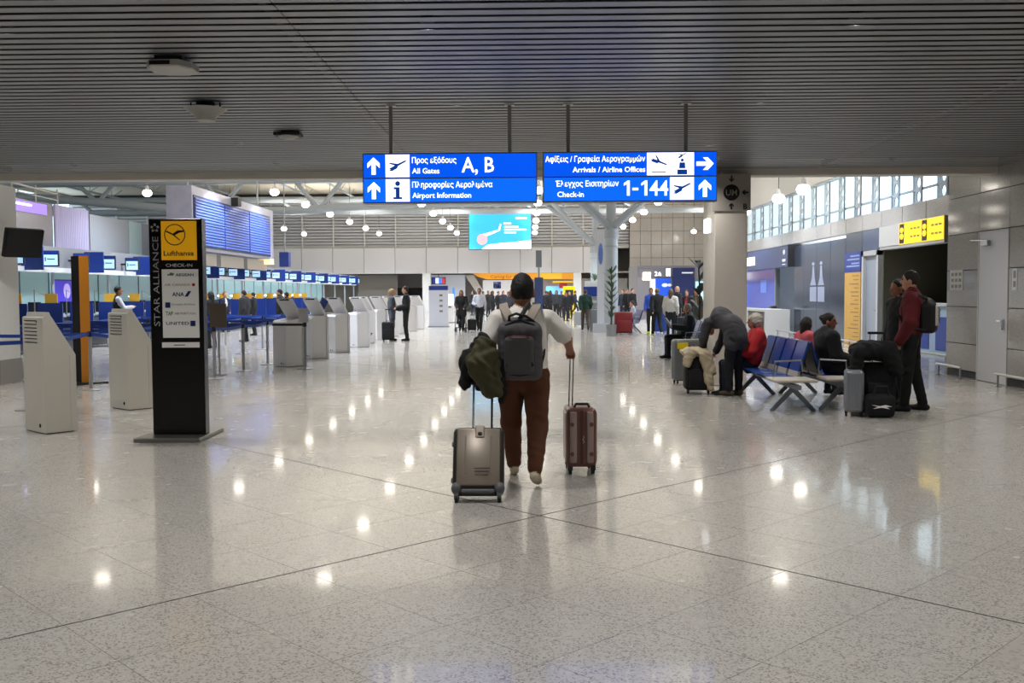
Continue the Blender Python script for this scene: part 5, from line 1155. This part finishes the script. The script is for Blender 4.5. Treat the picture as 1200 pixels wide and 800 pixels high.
# ================================================================ PEOPLE
M_SKIN = [mat('skin_light', 'b98a70', 0.55), mat('skin_tan', '96654c', 0.55), mat('skin_brown', '6e4632', 0.55)]
M_EYE = mat('eye_dark', '140f0c', 0.3); M_LIP = mat('lip', '7d4438', 0.5)
CL = {}
def cloth(h): return CL.setdefault(h, mat('cloth_' + h, h, 0.85, bump=0.15, nscale=40))
def joints(pose, side=1):
    J_ = dict(pel=(0, 0, .95), wai=(0, 0, 1.10), che=(0, -.01, 1.28), nek=(0, -.01, 1.46), hed=(0, .02, 1.625),
              lsh=(-.18, -.01, 1.41), rsh=(.18, -.01, 1.41), lel=(-.23, -.04, 1.13), rel=(.23, -.04, 1.13), lwr=(-.23, .05, .90), rwr=(.23, .05, .90),
              lhi=(-.09, 0, .92), rhi=(.09, 0, .92), lkn=(-.10, .02, .50), rkn=(.10, .02, .50), lan=(-.10, -.03, .085), ran=(.10, -.03, .085), lto=(-.12, .13, .03), rto=(.12, .13, .03))
    if pose == 'walk':
        a, b_ = ('l', 'r') if side > 0 else ('r', 'l'); sa = -1 if a == 'l' else 1
        J_.update({a + 'kn': (sa * .09, .19, .51), a + 'an': (sa * .08, .27, .09), a + 'to': (sa * .09, .43, .05), b_ + 'kn': (-sa * .09, -.03, .49), b_ + 'an': (-sa * .08, -.28, .16), b_ + 'to': (-sa * .09, -.15, .035),
                   a + 'wr': (sa * .22, -.14, .93), b_ + 'wr': (-sa * .22, .16, .95)})
    if pose == 'sit':
        J_.update(pel=(0, 0, .53), wai=(0, -.05, .68), che=(0, -.10, .87), nek=(0, -.10, 1.05), hed=(0, -.06, 1.215), lsh=(-.18, -.10, 1.0), rsh=(.18, -.10, 1.0), lel=(-.23, -.06, .73), rel=(.23, -.06, .73), lwr=(-.12, .17, .66), rwr=(.12, .17, .66),
                  lhi=(-.09, .0, .51), rhi=(.09, 0, .51), lkn=(-.11, .42, .52), rkn=(.11, .42, .52), lan=(-.11, .42, .085), ran=(.11, .42, .085), lto=(-.12, .58, .03), rto=(.12, .58, .03))
    return J_
def person(label, loc, rz, H_=1.75, pose='stand', top='202226', legs='15161a', shoes='101010', skin=0, hair=('short', '1a1411'), vox=0.022, fat=1.0, coat=0.0, bulk=0.012, sleeve='long', side=1, over=None, yaw=0.0, nod=0.0, group=None, skirt=False, fists=True, collar=None, hs=1.0, lw=1.0, scale=None, sole=None, name='person'):
    J_ = joints(pose, side)
    if over: J_.update(over)
    s = (scale or H_ / 1.75); V = {k: np.array(v, float) for k, v in J_.items()}
    SK, TP, LG, SH, EY, LP, CO = range(7)
    mats = [M_SKIN[skin], cloth(top), cloth(legs), cloth(shoes), M_EYE, M_LIP, cloth(collar or top)]
    q = []; b = bulk; w_ = fat
    upd = V['che'] - V['pel']; upd /= np.linalg.norm(upd); sw = V['rsh'] - V['lsh']; sw /= np.linalg.norm(sw); fwd = np.cross(upd, sw); 
    sq = (tuple(fwd), 0.72)
    q += [C(V['pel'], V['wai'], .150 * w_, .140 * w_, TP if coat else LG, .03, sq), C(V['wai'] - (V['wai'] - V['pel']) * .45, V['che'], .147 * w_ + b, .155 * (w_ + .3) / 1.3 + b, TP, .03, sq), C(V['che'], (V['lsh'] + V['rsh'] + V['nek']) / 3, .155 * (w_ + .3) / 1.3 + b, .10 + b, TP, .04, sq)]
    q += [C(V['lsh'] * .82 + V['rsh'] * .18, V['rsh'] * .82 + V['lsh'] * .18, .062 + b, .062 + b, TP, .05)]
    if coat:
        for e in 'lr': q.append(C(V['wai'], V[e + 'hi'] + (V[e + 'kn'] - V[e + 'hi']) * coat, .12 * w_ + b, .115 + b, TP, .06, sq))
    for e in 'lr':
        el, wr, sh_ = V[e + 'el'], V[e + 'wr'], V[e + 'sh']
        if sleeve == 'short':
            mid = sh_ + (el - sh_) * .78
            q += [C(sh_, mid, .066 + b, .064 + b, TP, .03), C(mid, el, .047, .045, SK, .008), C(el, wr, .046, .031, SK, .02)]
        else:
            sm_ = CO if sleeve == 'vest' else TP
            q += [C(sh_, el, .058 + b, .048 + b, sm_, .03), C(el, wr, .048 + b, .036 + b, sm_, .02)]
        hd = wr - el; hd /= np.linalg.norm(hd); pc = wr + hd * .05
        q += [C(wr - hd * .01, pc, .028, .032, SK, .012)]
        if vox < .012:
            ax_ = np.cross(hd, np.array([0, 0, 1.0]) if abs(hd[2]) < .8 else np.array([0, 1.0, 0])); ax_ /= np.linalg.norm(ax_); pd = np.cross(ax_, hd)
            if fists:
                for i, (o_, l_) in enumerate(((-.03, .034), (-.01, .040), (.01, .037), (.029, .029))):
                    k0 = pc + hd * .030 + ax_ * o_; k1 = k0 + hd * l_ * .6 - pd * .012; k2 = k1 - pd * .034 - hd * .012
                    q += [C(k0, k1, .0105, .010, SK, .004), C(k1, k2, .010, .009, SK, .004)]
                sg = 1 if e == 'l' else -1
                q += [C(pc + ax_ * sg * .028 - hd * .01, pc + ax_ * sg * .040 + hd * .03 - pd * .014, .0125, .0105, SK, .006), C(pc + ax_ * sg * .040 + hd * .03 - pd * .014, pc + ax_ * sg * .018 + hd * .045 - pd * .028, .0105, .009, SK, .004)]
        else: q.append(C(pc, pc + hd * .06, .032, .022, SK, .01))
        hi, kn, an, to = V[e + 'hi'], V[e + 'kn'], V[e + 'an'], V[e + 'to']
        q += [C(hi, kn, (.092 * (w_ + 1) / 2 + .006) * (1 + (lw - 1) * .4), .072 * lw, LG, .03), C(kn, an + (kn - an) * .06, .072 * lw, .058 * (lw + 1) / 2, LG, .02)]
        fd = to - an; heel = an - np.array([fd[0], fd[1], 0]) * .28; heel[2] = an[2] - .045
        q += [C(heel, to, .040, .034, SH, .015), C(an, heel + (to - heel) * .55, .042, .038, SH, .02)]
    if skirt: q.append(C(V['pel'], (V['lkn'] + V['rkn']) / 2, .16, .2, LG, .05))
    # head
    Rm = np.array((Matrix.Rotation(yaw, 3, 'Z') @ Matrix.Rotation(nod, 3, 'X')))
    h = V['hed']
    def hp(x, y, z): return h + Rm @ np.array((x, y, z)) * hs
    er = tuple(Euler((nod, 0, yaw), 'XYZ'))
    q += [C(V['nek'] - (h - V['nek']) * .1, h + (V['nek'] - h) * .35, .056 * hs, .052 * hs, SK, .02), E(hp(0, 0, .012), tuple(hs * a_ for a_ in (.074, .093, .112)), SK, .02, er), E(hp(0, .032, -.062), tuple(hs * a_ for a_ in (.052, .058, .055)), SK, .025, er), C(hp(0, .088, .012), hp(0, .106, -.022), .010 * hs, .015 * hs, SK, .008)]
    for e in (-1, 1): q.append(E(hp(e * .078, -.008, -.008), tuple(hs * a_ for a_ in (.013, .024, .034)), SK, .006, er))
    if vox < .016:
        for e in (-1, 1): q += [E(hp(e * .03, .084, .018), tuple(hs * a_ for a_ in (.014, .010, .008)), EY, .003, er), E(hp(e * .03, .086, .038), tuple(hs * a_ for a_ in (.022, .008, .006)), EY, .003, er)]
        q.append(E(hp(0, .086, -.055), tuple(hs * a_ for a_ in (.024, .008, .008)), LP, .003, er))
    if collar: q.append(C(V['nek'] + np.array((0, .05, -.02)), V['che'] + np.array((0, .115 * w_ + b, -.1)), .045, .05, CO, .01))
    wrk = (.0045 if vox < .012 else .005, 34 if vox < .012 else 24, [1, 2])
    me = sdf_mesh('person', q, vox, mats, wrk)
    o = link(name, me, None, loc); o.rotation_euler = (0, 0, rz); o.scale = (s, s, s); tag(o, label, 'person', group)
    # hair
    st, hc = hair; hm = mat('hair_' + hc, hc, 0.7, bump=0.5, nscale=90)
    if st != 'bald':
        hq = [E(hp(0, -.012, .030), tuple(hs * a_ for a_ in (.0815, .100, .108)), 0, .02, er)]
        if st == 'long': hq += [C(hp(0, -.06, 0), hp(0, -.085, -.20), .085, .07, 0, .04), C(hp(-.06, -.02, -.02), hp(-.075, 0, -.2), .04, .03, 0, .03), C(hp(.06, -.02, -.02), hp(.075, 0, -.2), .04, .03, 0, .03)]
        if st == 'curly': hq = [E(hp(0, -.025, .03), tuple(hs * a_ for a_ in (.112, .118, .118)), 0, .02, er), E(hp(-.06, -.03, -.03), tuple(hs * a_ for a_ in (.06, .07, .07)), 0, .03, er), E(hp(.06, -.03, -.03), tuple(hs * a_ for a_ in (.06, .07, .07)), 0, .03, er)]
        if st == 'bun': hq += [E(hp(0, -.1, .06), tuple(hs * a_ for a_ in (.045, .045, .045)), 0, .02, er)]
        if st == 'scarf': hq += [C(hp(0, -.03, -.03), hp(0, -.03, -.18), .10, .13, 0, .04)]
        fy = .052 if st in ('short', 'bun') else .058
        n_ = Rm @ np.array((0, 1.0, -.62 if st != 'scarf' else -.2)); cc_ = hp(0, fy - .012, .030)
        hq.append(dict(t='p', c=np.array(cc_), n=n_ / np.linalg.norm(n_), m=-1, k=.01, op='-'))
        if st in ('short',):
            n2 = Rm @ np.array((0, .35, -1.0)); hq.append(dict(t='p', c=np.array(hp(0, -.02, -.055)), n=n2 / np.linalg.norm(n2), m=-1, k=.01, op='-'))
        hm_ = sdf_mesh('hair', hq, max(.008, vox * .8), [hm], (.009, 70, [0]) if st == 'curly' else (.003, 90, [0]))
        if hm_: link('hair', hm_, o)
    return o

# ---------------------------------------------------------------- the walking man with his backpack
ML = Vector((-0.045, 8.28, 0))
man = person('stout man walking away in white T-shirt and rust brown trousers, pulling two suitcases', ML, 0, 1.75, 'stand', top='e6e2da', legs='56301a', shoes='b0a690', skin=1, hair=('short', '0b0a09'), vox=.0085, fat=1.28, bulk=.012, sleeve='short', hs=1.2, lw=1.24,
    over=dict(pel=(0, 0, .95), wai=(0, 0, 1.08), che=(0, -.01, 1.27), nek=(-.01, 0, 1.455), hed=(-.01, .03, 1.605), lsh=(-.215, 0, 1.385), rsh=(.205, 0, 1.385), lel=(-.32, -.07, 1.15), lwr=(-.35, -.25, 1.02), rel=(.365, .03, 1.205), rwr=(.395, .17, 1.115),
              lhi=(-.10, 0, .89), rhi=(.10, 0, .89), lkn=(-.115, .15, .49), lan=(-.09, .33, .09), lto=(-.10, .48, .035), rkn=(.115, -.03, .48), ran=(.09, -.31, .15), rto=(.115, -.18, .04)))
t = thing('backpack', 'grey backpack with pale padded straps and black top loop on the walking man', 'backpack', (ML.x - .03, ML.y - .19, 0))
M_PK = mat('pack_grey', '4a474b', 0.8, bump=0.25, nscale=120); M_PKD = mat('pack_black', '101012', 0.7); M_PKB = mat('pack_beige', '9b9185', 0.8)
blob('body', [B((0, -.02, 1.115), (.118, .035, .17), .065, 0, .03), B((0, -.06, 1.06), (.108, .02, .10), .055, 0, .02), E((0, -.01, 1.30), (.155, .09, .105), 0, .04)], .009, [M_PK], t, (.0025, 50, [0]))
blob('front_pocket', [B((-.005, -.125, 1.09), (.085, .012, .12), .035, 0, .02)], .008, [M_PK], t)
MB().tube([(-.10, -.155, 1.235), (-.05, -.168, 1.25), (.04, -.168, 1.25), (.09, -.155, 1.235)], .006, 6).build('red_zip', mat('zip_red', '6e2020', .5), t)
MB().tube([(-.15, -.07, 1.24), (-.115, -.095, 1.34), (0, -.085, 1.385), (.115, -.095, 1.34), (.15, -.07, 1.24)], .007, 6).build('top_zip', M_PKD, t)
MB().tube([(-.09, -.05, 1.36), (-.085, -.07, 1.41), (-.03, -.08, 1.43), (.05, -.07, 1.41), (.12, -.05, 1.36)], .012, 8).build('top_loop', M_PKD, t, smooth=True)
MB().rbox((-.005, -.112, 1.30), (.035, .012, .016), .004, 1).build('logo_patch', mat('patch_white', 'c9c9c9', .4), t)
for sx in (-1, 1):
    MB().rbox((sx * .165, -.03, 1.05), (.045, .07, .17), .02, 2).build('side_pocket', M_PKD, t, smooth=True)
    MB().cb((sx * .085, -.165, 1.015), (.05, .008, .035), (0, R(-35 * sx), 0)).build('compression_tab', M_PKD, t)
    MB().loft([[Vector(c_) + Vector((dx * sx, 0, dz)) for dx, dz in ((-.034, -.0), (.034, -.012), (.034, .008), (-.034, .02))] for c_ in ((sx * .07, -.03, 1.36), (sx * .105, .02, 1.42), (sx * .135, .08, 1.475), (sx * .14, .17, 1.50), (sx * .13, .27, 1.44))]).build('padded_strap', M_PKB, t, smooth=True)
    MB().tube([(sx * .17, .0, .98), (sx * .20, .09, 1.08), (sx * .21, .17, 1.2)], .009, 6).build('lower_strap', M_PKD, t)
MB().tube([(.0, -.06, 1.39), (.04, .02, 1.455), (.075, .10, 1.51)], [.018, .02, .02], 6).build('black_strap', M_PKD, t)
MB().tube([(-.14, -.12, .945), (0, -.145, .925), (.14, -.12, .945)], .005, 6).build('bottom_piping', M_PKD, t)

# ---------------------------------------------------------------- group at the seats
p = G(1066, 481)
person('tall man in dark red hoodie and black trousers standing with a black and white backpack', (p.x, p.y, 0), R(62), 1.86, 'stand', top='5a1119', legs='0c0c0e', shoes='17171a', skin=0, hair=('short', '221a16'), vox=.0105, fat=1.12, bulk=.03, over=dict(lwr=(-.23, .10, .89), rwr=(.22, .08, .88), lel=(-.26, -.02, 1.12), lan=(-.12, .05, .085), lto=(-.15, .21, .03), ran=(.12, -.14, .085), rto=(.16, .02, .03), rkn=(.11, -.04, .5)))
t = thing('backpack', 'black and white backpack worn by the man in the red hoodie', 'backpack', (p.x, p.y, 0), R(62))
t.scale = (1.06,) * 3
blob('body', [B((.0, -.20, 1.17), (.09, .04, .13), .06, 0, .03), E((.0, -.20, 1.33), (.13, .08, .09), 0, .03)], .012, [mat('pack_black2', '0f0f10', .7)], t)
blob('white_panel', [B((.0, -.275, 1.2), (.085, .02, .10), .03, 0, .02)], .01, [mat('pack_white', 'b5b0a8', .7)], t)
for k in range(4): MB().cb((.0, -.327, 1.13 + .05 * k), (.12, .008, .012), (0, R(25), 0)).build('zigzag_cord', M_RUB, t)
for sx in (-1, 1): MB().tube([(.02 + sx * .1, -.2, 1.4), (sx * .13, -.05, 1.475), (sx * .14, .1, 1.42), (sx * .15, .145, 1.25), (sx * .17, .05, 1.05), (sx * .14, -.18, 1.02)], .016, 6).build('strap', M_RUB, t)
person('person in black coat standing just behind the man in the red hoodie', (p.x + .10, p.y + .72, 0), R(100), 1.76, 'stand', top='0e0e10', legs='0c0c0e', skin=1, hair=('short', '120e0c'), vox=.016, bulk=.03, coat=.3)
# red jacket, white hair
person('white-haired woman in bright red jacket sitting on the blue seats', (3.45, 15.35, -.02), R(90), 1.66, 'sit', top='a81a1e', legs='1a1d2b', shoes='141414', skin=0, hair=('curly', 'b9b2a4'), vox=.0125, fat=1.15, bulk=.045, yaw=R(-12), over=dict(lel=(-.26, .04, .74), lwr=(-.10, .2, .70), rel=(.26, .02, .72), rwr=(.14, .24, .66)))
person('dark-haired child in coral pink jacket sitting with back to the blue seats', (4.28, 15.0, .02), R(-75), 1.55, 'sit', top='c0505a', legs='22242c', skin=1, hair=('long', '17100d'), vox=.014, fat=.95, bulk=.04, yaw=R(20))
person('woman in shiny black jacket with pinned-up hair sitting and looking aside', (4.30, 13.95, 0), R(-80), 1.68, 'sit', top='121316', legs='121318', skin=1, hair=('bun', '1a120e'), vox=.0115, fat=1.05, bulk=.05, yaw=R(-35))
# bent person
p = G(857, 463)
person('person in grey jumper and dark trousers bending far over the luggage', (p.x + .02, p.y, 0), R(35), 1.75, 'stand', top='3a393d', legs='12141c', shoes='4d4234', skin=0, hair=('short', '191512'), vox=.0115, fat=1.12, bulk=.02,
    over=dict(pel=(0, -.10, .93), wai=(0, .0, 1.10), che=(0, .22, 1.20), nek=(0, .40, 1.12), hed=(0, .52, 1.02), lsh=(-.19, .34, 1.12), rsh=(.19, .34, 1.12), lel=(-.21, .42, .86), rel=(.21, .42, .86), lwr=(-.15, .50, .66), rwr=(.15, .5, .66), lhi=(-.095, -.07, .86), rhi=(.095, -.07, .86), lkn=(-.11, -.02, .49), rkn=(.11, -.02, .49)), nod=R(-70), coat=.14)
# reading man
p = G(775, 419)
person('grey-haired man in dark jacket sitting sideways and reading', (3.80, p.y, -.02), R(90), 1.74, 'sit', top='262a33', legs='0d0e12', shoes='0b0b0b', skin=0, hair=('short', '9a958e'), vox=.017, fat=1.1, bulk=.035, nod=R(-15), over=dict(lwr=(-.09, .28, .78), rwr=(.09, .28, .78)))
t = thing('magazine', 'open magazine held by the seated grey-haired man', 'magazine', (3.40, p.y, .84))
for s_ in (-1, 1): MB().cb((0, s_ * .10, .02), (.01, .2, .28), (0, R(-35), R(18 * s_))).build('page', mat('page_grey', '5a5e66', .5), t)

# ---------------------------------------------------------------- people across the hall
def at(u, v): q_ = G(u, v); return (q_.x, q_.y, 0)
person('blonde woman in white scarf and grey coat at the kiosks facing her partner', (-4.66, 33.3, 0), R(-80), 1.76, 'stand', top='4a4c58', legs='20242e', skin=0, hair=('long', '8d7350'), vox=.018, coat=.35, bulk=.03, collar='d8d6d4', over=dict(lwr=(-.12, .3, 1.08), rwr=(.1, .28, 1.05)))
person('man in black jacket and black trousers standing at the white kiosks', (-4.14, 33.0, 0), R(95), 1.84, 'stand', top='0f0f12', legs='0c0c0f', skin=0, hair=('short', '2a1e18'), vox=.018, bulk=.025, over=dict(lwr=(-.12, .27, 1.05), rwr=(.12, .25, 1.08)))
person('woman with long black hair and black clothes pushing a stroller', (at(540, 389)[0], at(540, 389)[1] + .45, 0), R(180), 1.72, 'walk', top='101013', legs='0e0e11', skin=1, hair=('long', '0c0a0a'), vox=.018, coat=.4, bulk=.03, over=dict(lel=(-.22, .06, 1.15), rel=(.22, .06, 1.15), lwr=(-.15, .32, 1.0), rwr=(.15, .32, 1.0)))
ps = at(540, 388.5)
t = thing('stroller', 'black stroller with pale wheels pushed towards us by the woman in black', 'stroller', ps, R(180))
MB().tube([(-.2, -.42, 1.0), (.2, -.42, 1.0)], .018, 6).build('push_bar', M_RUB, t)
for sx in (-1, 1):
    MB().tube([(sx * .2, -.42, 1.0), (sx * .22, .1, .35), (sx * .2, .32, .1)], .016, 6).build('side_frame', M_DARK, t); MB().tube([(sx * .22, .05, .42), (sx * .24, -.3, .1)], .014, 6).build('rear_strut', M_DARK, t)
    for y in (.32, -.3): MB().cyl((sx * .2 - .025, y, .09), (sx * .2 + .025, y, .09), .09, n=14).build('wheel', M_RUB, t); MB().cyl((sx * .2 - .03, y, .09), (sx * .2 + .03, y, .09), .05, n=12).build('wheel_disc', mat('wheel_pale', 'b5b5b5', .4), t)
blob('seat', [B((0, .0, .38), (.15, .16, .03), .03, 0, .02), B((0, -.16, .6), (.15, .02, .2), .03, 0, .02, (R(12), 0, 0))], .02, [M_BKS], t); MB().box(-.16, .16, .28, .36, .16, .19).build('footrest', M_RUB, t)
person('small child in dark clothes sitting in the black stroller', (ps[0], ps[1] + .06, .13), R(180), .95, 'sit', top='2a2022', legs='1a1a1e', shoes='c9c4c0', skin=0, hair=('short', '2a1c14'), vox=.026, fat=1.0)
person('dark-haired man in white shirt and black trousers walking with a cabin case', at(562, 388), R(176), 1.80, 'walk', top='c9ccd8', legs='0d0d10', skin=1, hair=('short', '120d0b'), vox=.017, bulk=.012, over=dict(rwr=(.12, .24, 1.08), rel=(.25, .02, 1.14)))
person('traveller in dark green jacket walking off with two grey suitcases', at(686, 387), R(6), 1.72, 'walk', top='17352a', legs='4a4038', skin=0, hair=('short', '3a2f26'), vox=.018, bulk=.045, fat=1.1)
person('woman in pale vest seen from behind near the navy kiosk', at(786, 396), R(-20), 1.70, 'stand', top='b5b2ac', legs='14161e', skin=0, hair=('long', '4a3a28'), vox=.019, bulk=.03, fat=1.15)
person('bald man in dark coat standing behind the pale vest', at(793, 393), R(-60), 1.82, 'stand', top='1c1e24', legs='14151a', skin=0, hair=('bald', '000000'), vox=.019, bulk=.03, collar='6a6233')
person('woman with red scarf and black coat before the navy kiosk', at(805, 392), R(150), 1.68, 'stand', top='121216', legs='101014', skin=0, hair=('long', '1a0f0d'), vox=.02, bulk=.03, coat=.4, collar='8a1c28')
person('woman in olive brown coat beside the one with the red scarf', at(815, 391), R(170), 1.70, 'stand', top='1d2018', legs='101014', skin=1, hair=('long', '1c120d'), vox=.02, bulk=.03, coat=.3, collar='5a4426')
person('man in bright blue jersey with dark bag standing by the blue suitcase', at(763, 391), R(160), 1.76, 'stand', top='2f54b8', legs='15161c', shoes='a8b02a', skin=1, hair=('short', '15100d'), vox=.02, over=dict(lwr=(-.3, .2, 1.1)))
person('person in black clothes with pale shoes beside the bright blue jersey', at(770, 394), R(10), 1.74, 'walk', top='101114', legs='0e0f12', shoes='c9c8b0', skin=0, hair=('short', '6a5a40'), vox=.02, bulk=.03)
person('traveller in dark navy jacket waiting left of two others by the far pillar', at(730, 377), R(150), 1.76, 'stand', top='1b2338', legs='1a2540', hair=('short', '14100e'), vox=.024)
person('traveller in black jacket waiting between two others by the far pillar', at(735, 377.5), R(190), 1.78, 'stand', top='0f1013', legs='14161c', hair=('short', '120e0c'), vox=.024)
person('traveller in black coat and blue jeans at the end of the far trio', at(741, 378), R(215), 1.80, 'stand', top='101116', legs='23304a', hair=('short', '14100e'), vox=.024)
person('person in white top slumped on the far seat row', (4.02, 38.9, -.02), R(90), 1.68, 'sit', top='b5b4b8', legs='2a2c36', skin=0, hair=('short', '2a211b'), vox=.022)
person('shop assistant in black behind the pale desk of the blue shop', (XW + .55, 37.6, 0), R(80), 1.72, 'stand', top='0d0d10', legs='0d0d10', skin=0, hair=('short', '14100e'), vox=.02, bulk=.02)
# check-in side
def atY(u, Y): return (AY(u, 345, Y).x, Y, 0)
person('attendant in black vest and white shirt seen behind the farther beige kiosk', atY(138, 27.0), R(-60), 1.84, 'stand', top='0e0e12', legs='101014', skin=1, hair=('short', '120d0b'), vox=.017, over=dict(rwr=(.1, .34, 1.2), rel=(.26, .12, 1.16), lwr=(-.1, .34, 1.2), lel=(-.26, .12, 1.16)), sleeve='vest', collar='d4d4dc')
person('passenger with long dark hair waiting in the check-in queue by the brown board', atY(247, 29), R(60), 1.68, 'stand', top='16161a', legs='101014', hair=('long', '120e0c'), vox=.022, bulk=.03)
person('red-haired desk clerk in navy uniform and white collar behind the counters', atY(263, 41.5), R(-120), 1.70, 'stand', top='161c34', legs='12141c', hair=('short', '7a3a1e'), vox=.024, collar='d8d8dc')
person('passenger in bulky dark grey coat standing in the queue lanes', atY(286, 33), R(80), 1.72, 'stand', top='26272b', legs='14151a', hair=('short', '1c1512'), vox=.022, bulk=.06, fat=1.1)
person('passenger in dark coat leaning at the counter beyond the grey coat', atY(297, 38), R(95), 1.66, 'stand', top='101116', legs='101014', hair=('short', '14100e'), vox=.024, bulk=.03)
person('person in black hooded coat standing behind the first white kiosk', atY(328, 33), R(100), 1.76, 'stand', top='0d0e11', legs='0d0d10', hair=('short', '0d0b0a'), vox=.022, bulk=.05)
person('companion in black standing next to the hooded coat', atY(336, 34), R(70), 1.66, 'stand', top='121215', legs='0d0d10', hair=('short', '120e0c'), vox=.022, bulk=.04)
# crowd at the far end
rc = random.Random(11); ck = ['0f1014', '17181d', '1c2230', '221c1e', '101318', '2a2b31']
for u, Y, h_ in ((518, 62, 1.7), (572, 66, 1.75), (577, 56, 1.72), (584, 60, 1.7), (590, 64, 1.74), (596, 55, 1.68), (604, 54, 1.76), (609, 58, 1.74), (566, 72, 1.72), (554, 70, 1.74), (640, 60, 1.7), (645, 66, 1.76), (652, 57, 1.74), (658, 63, 1.7), (668, 60, 1.68), (674, 70, 1.72), (663, 55, 1.6), (642, 54, 1.68)):
    person('traveller in dark clothes queueing in front of the far shops', atY(u, Y), rc.uniform(0, 6.28), h_, rc.choice(['stand', 'walk']), top=rc.choice(ck), legs=rc.choice(['0d0e12', '14161d', '1a2030']), skin=rc.choice([0, 1]), hair=(rc.choice(['short', 'short', 'long']), rc.choice(['120e0c', '1d1612', '3a2a1c'])), vox=.03, bulk=.03, coat=rc.choice([0, 0, .35]), group='dark-clad crowd before the far shops')
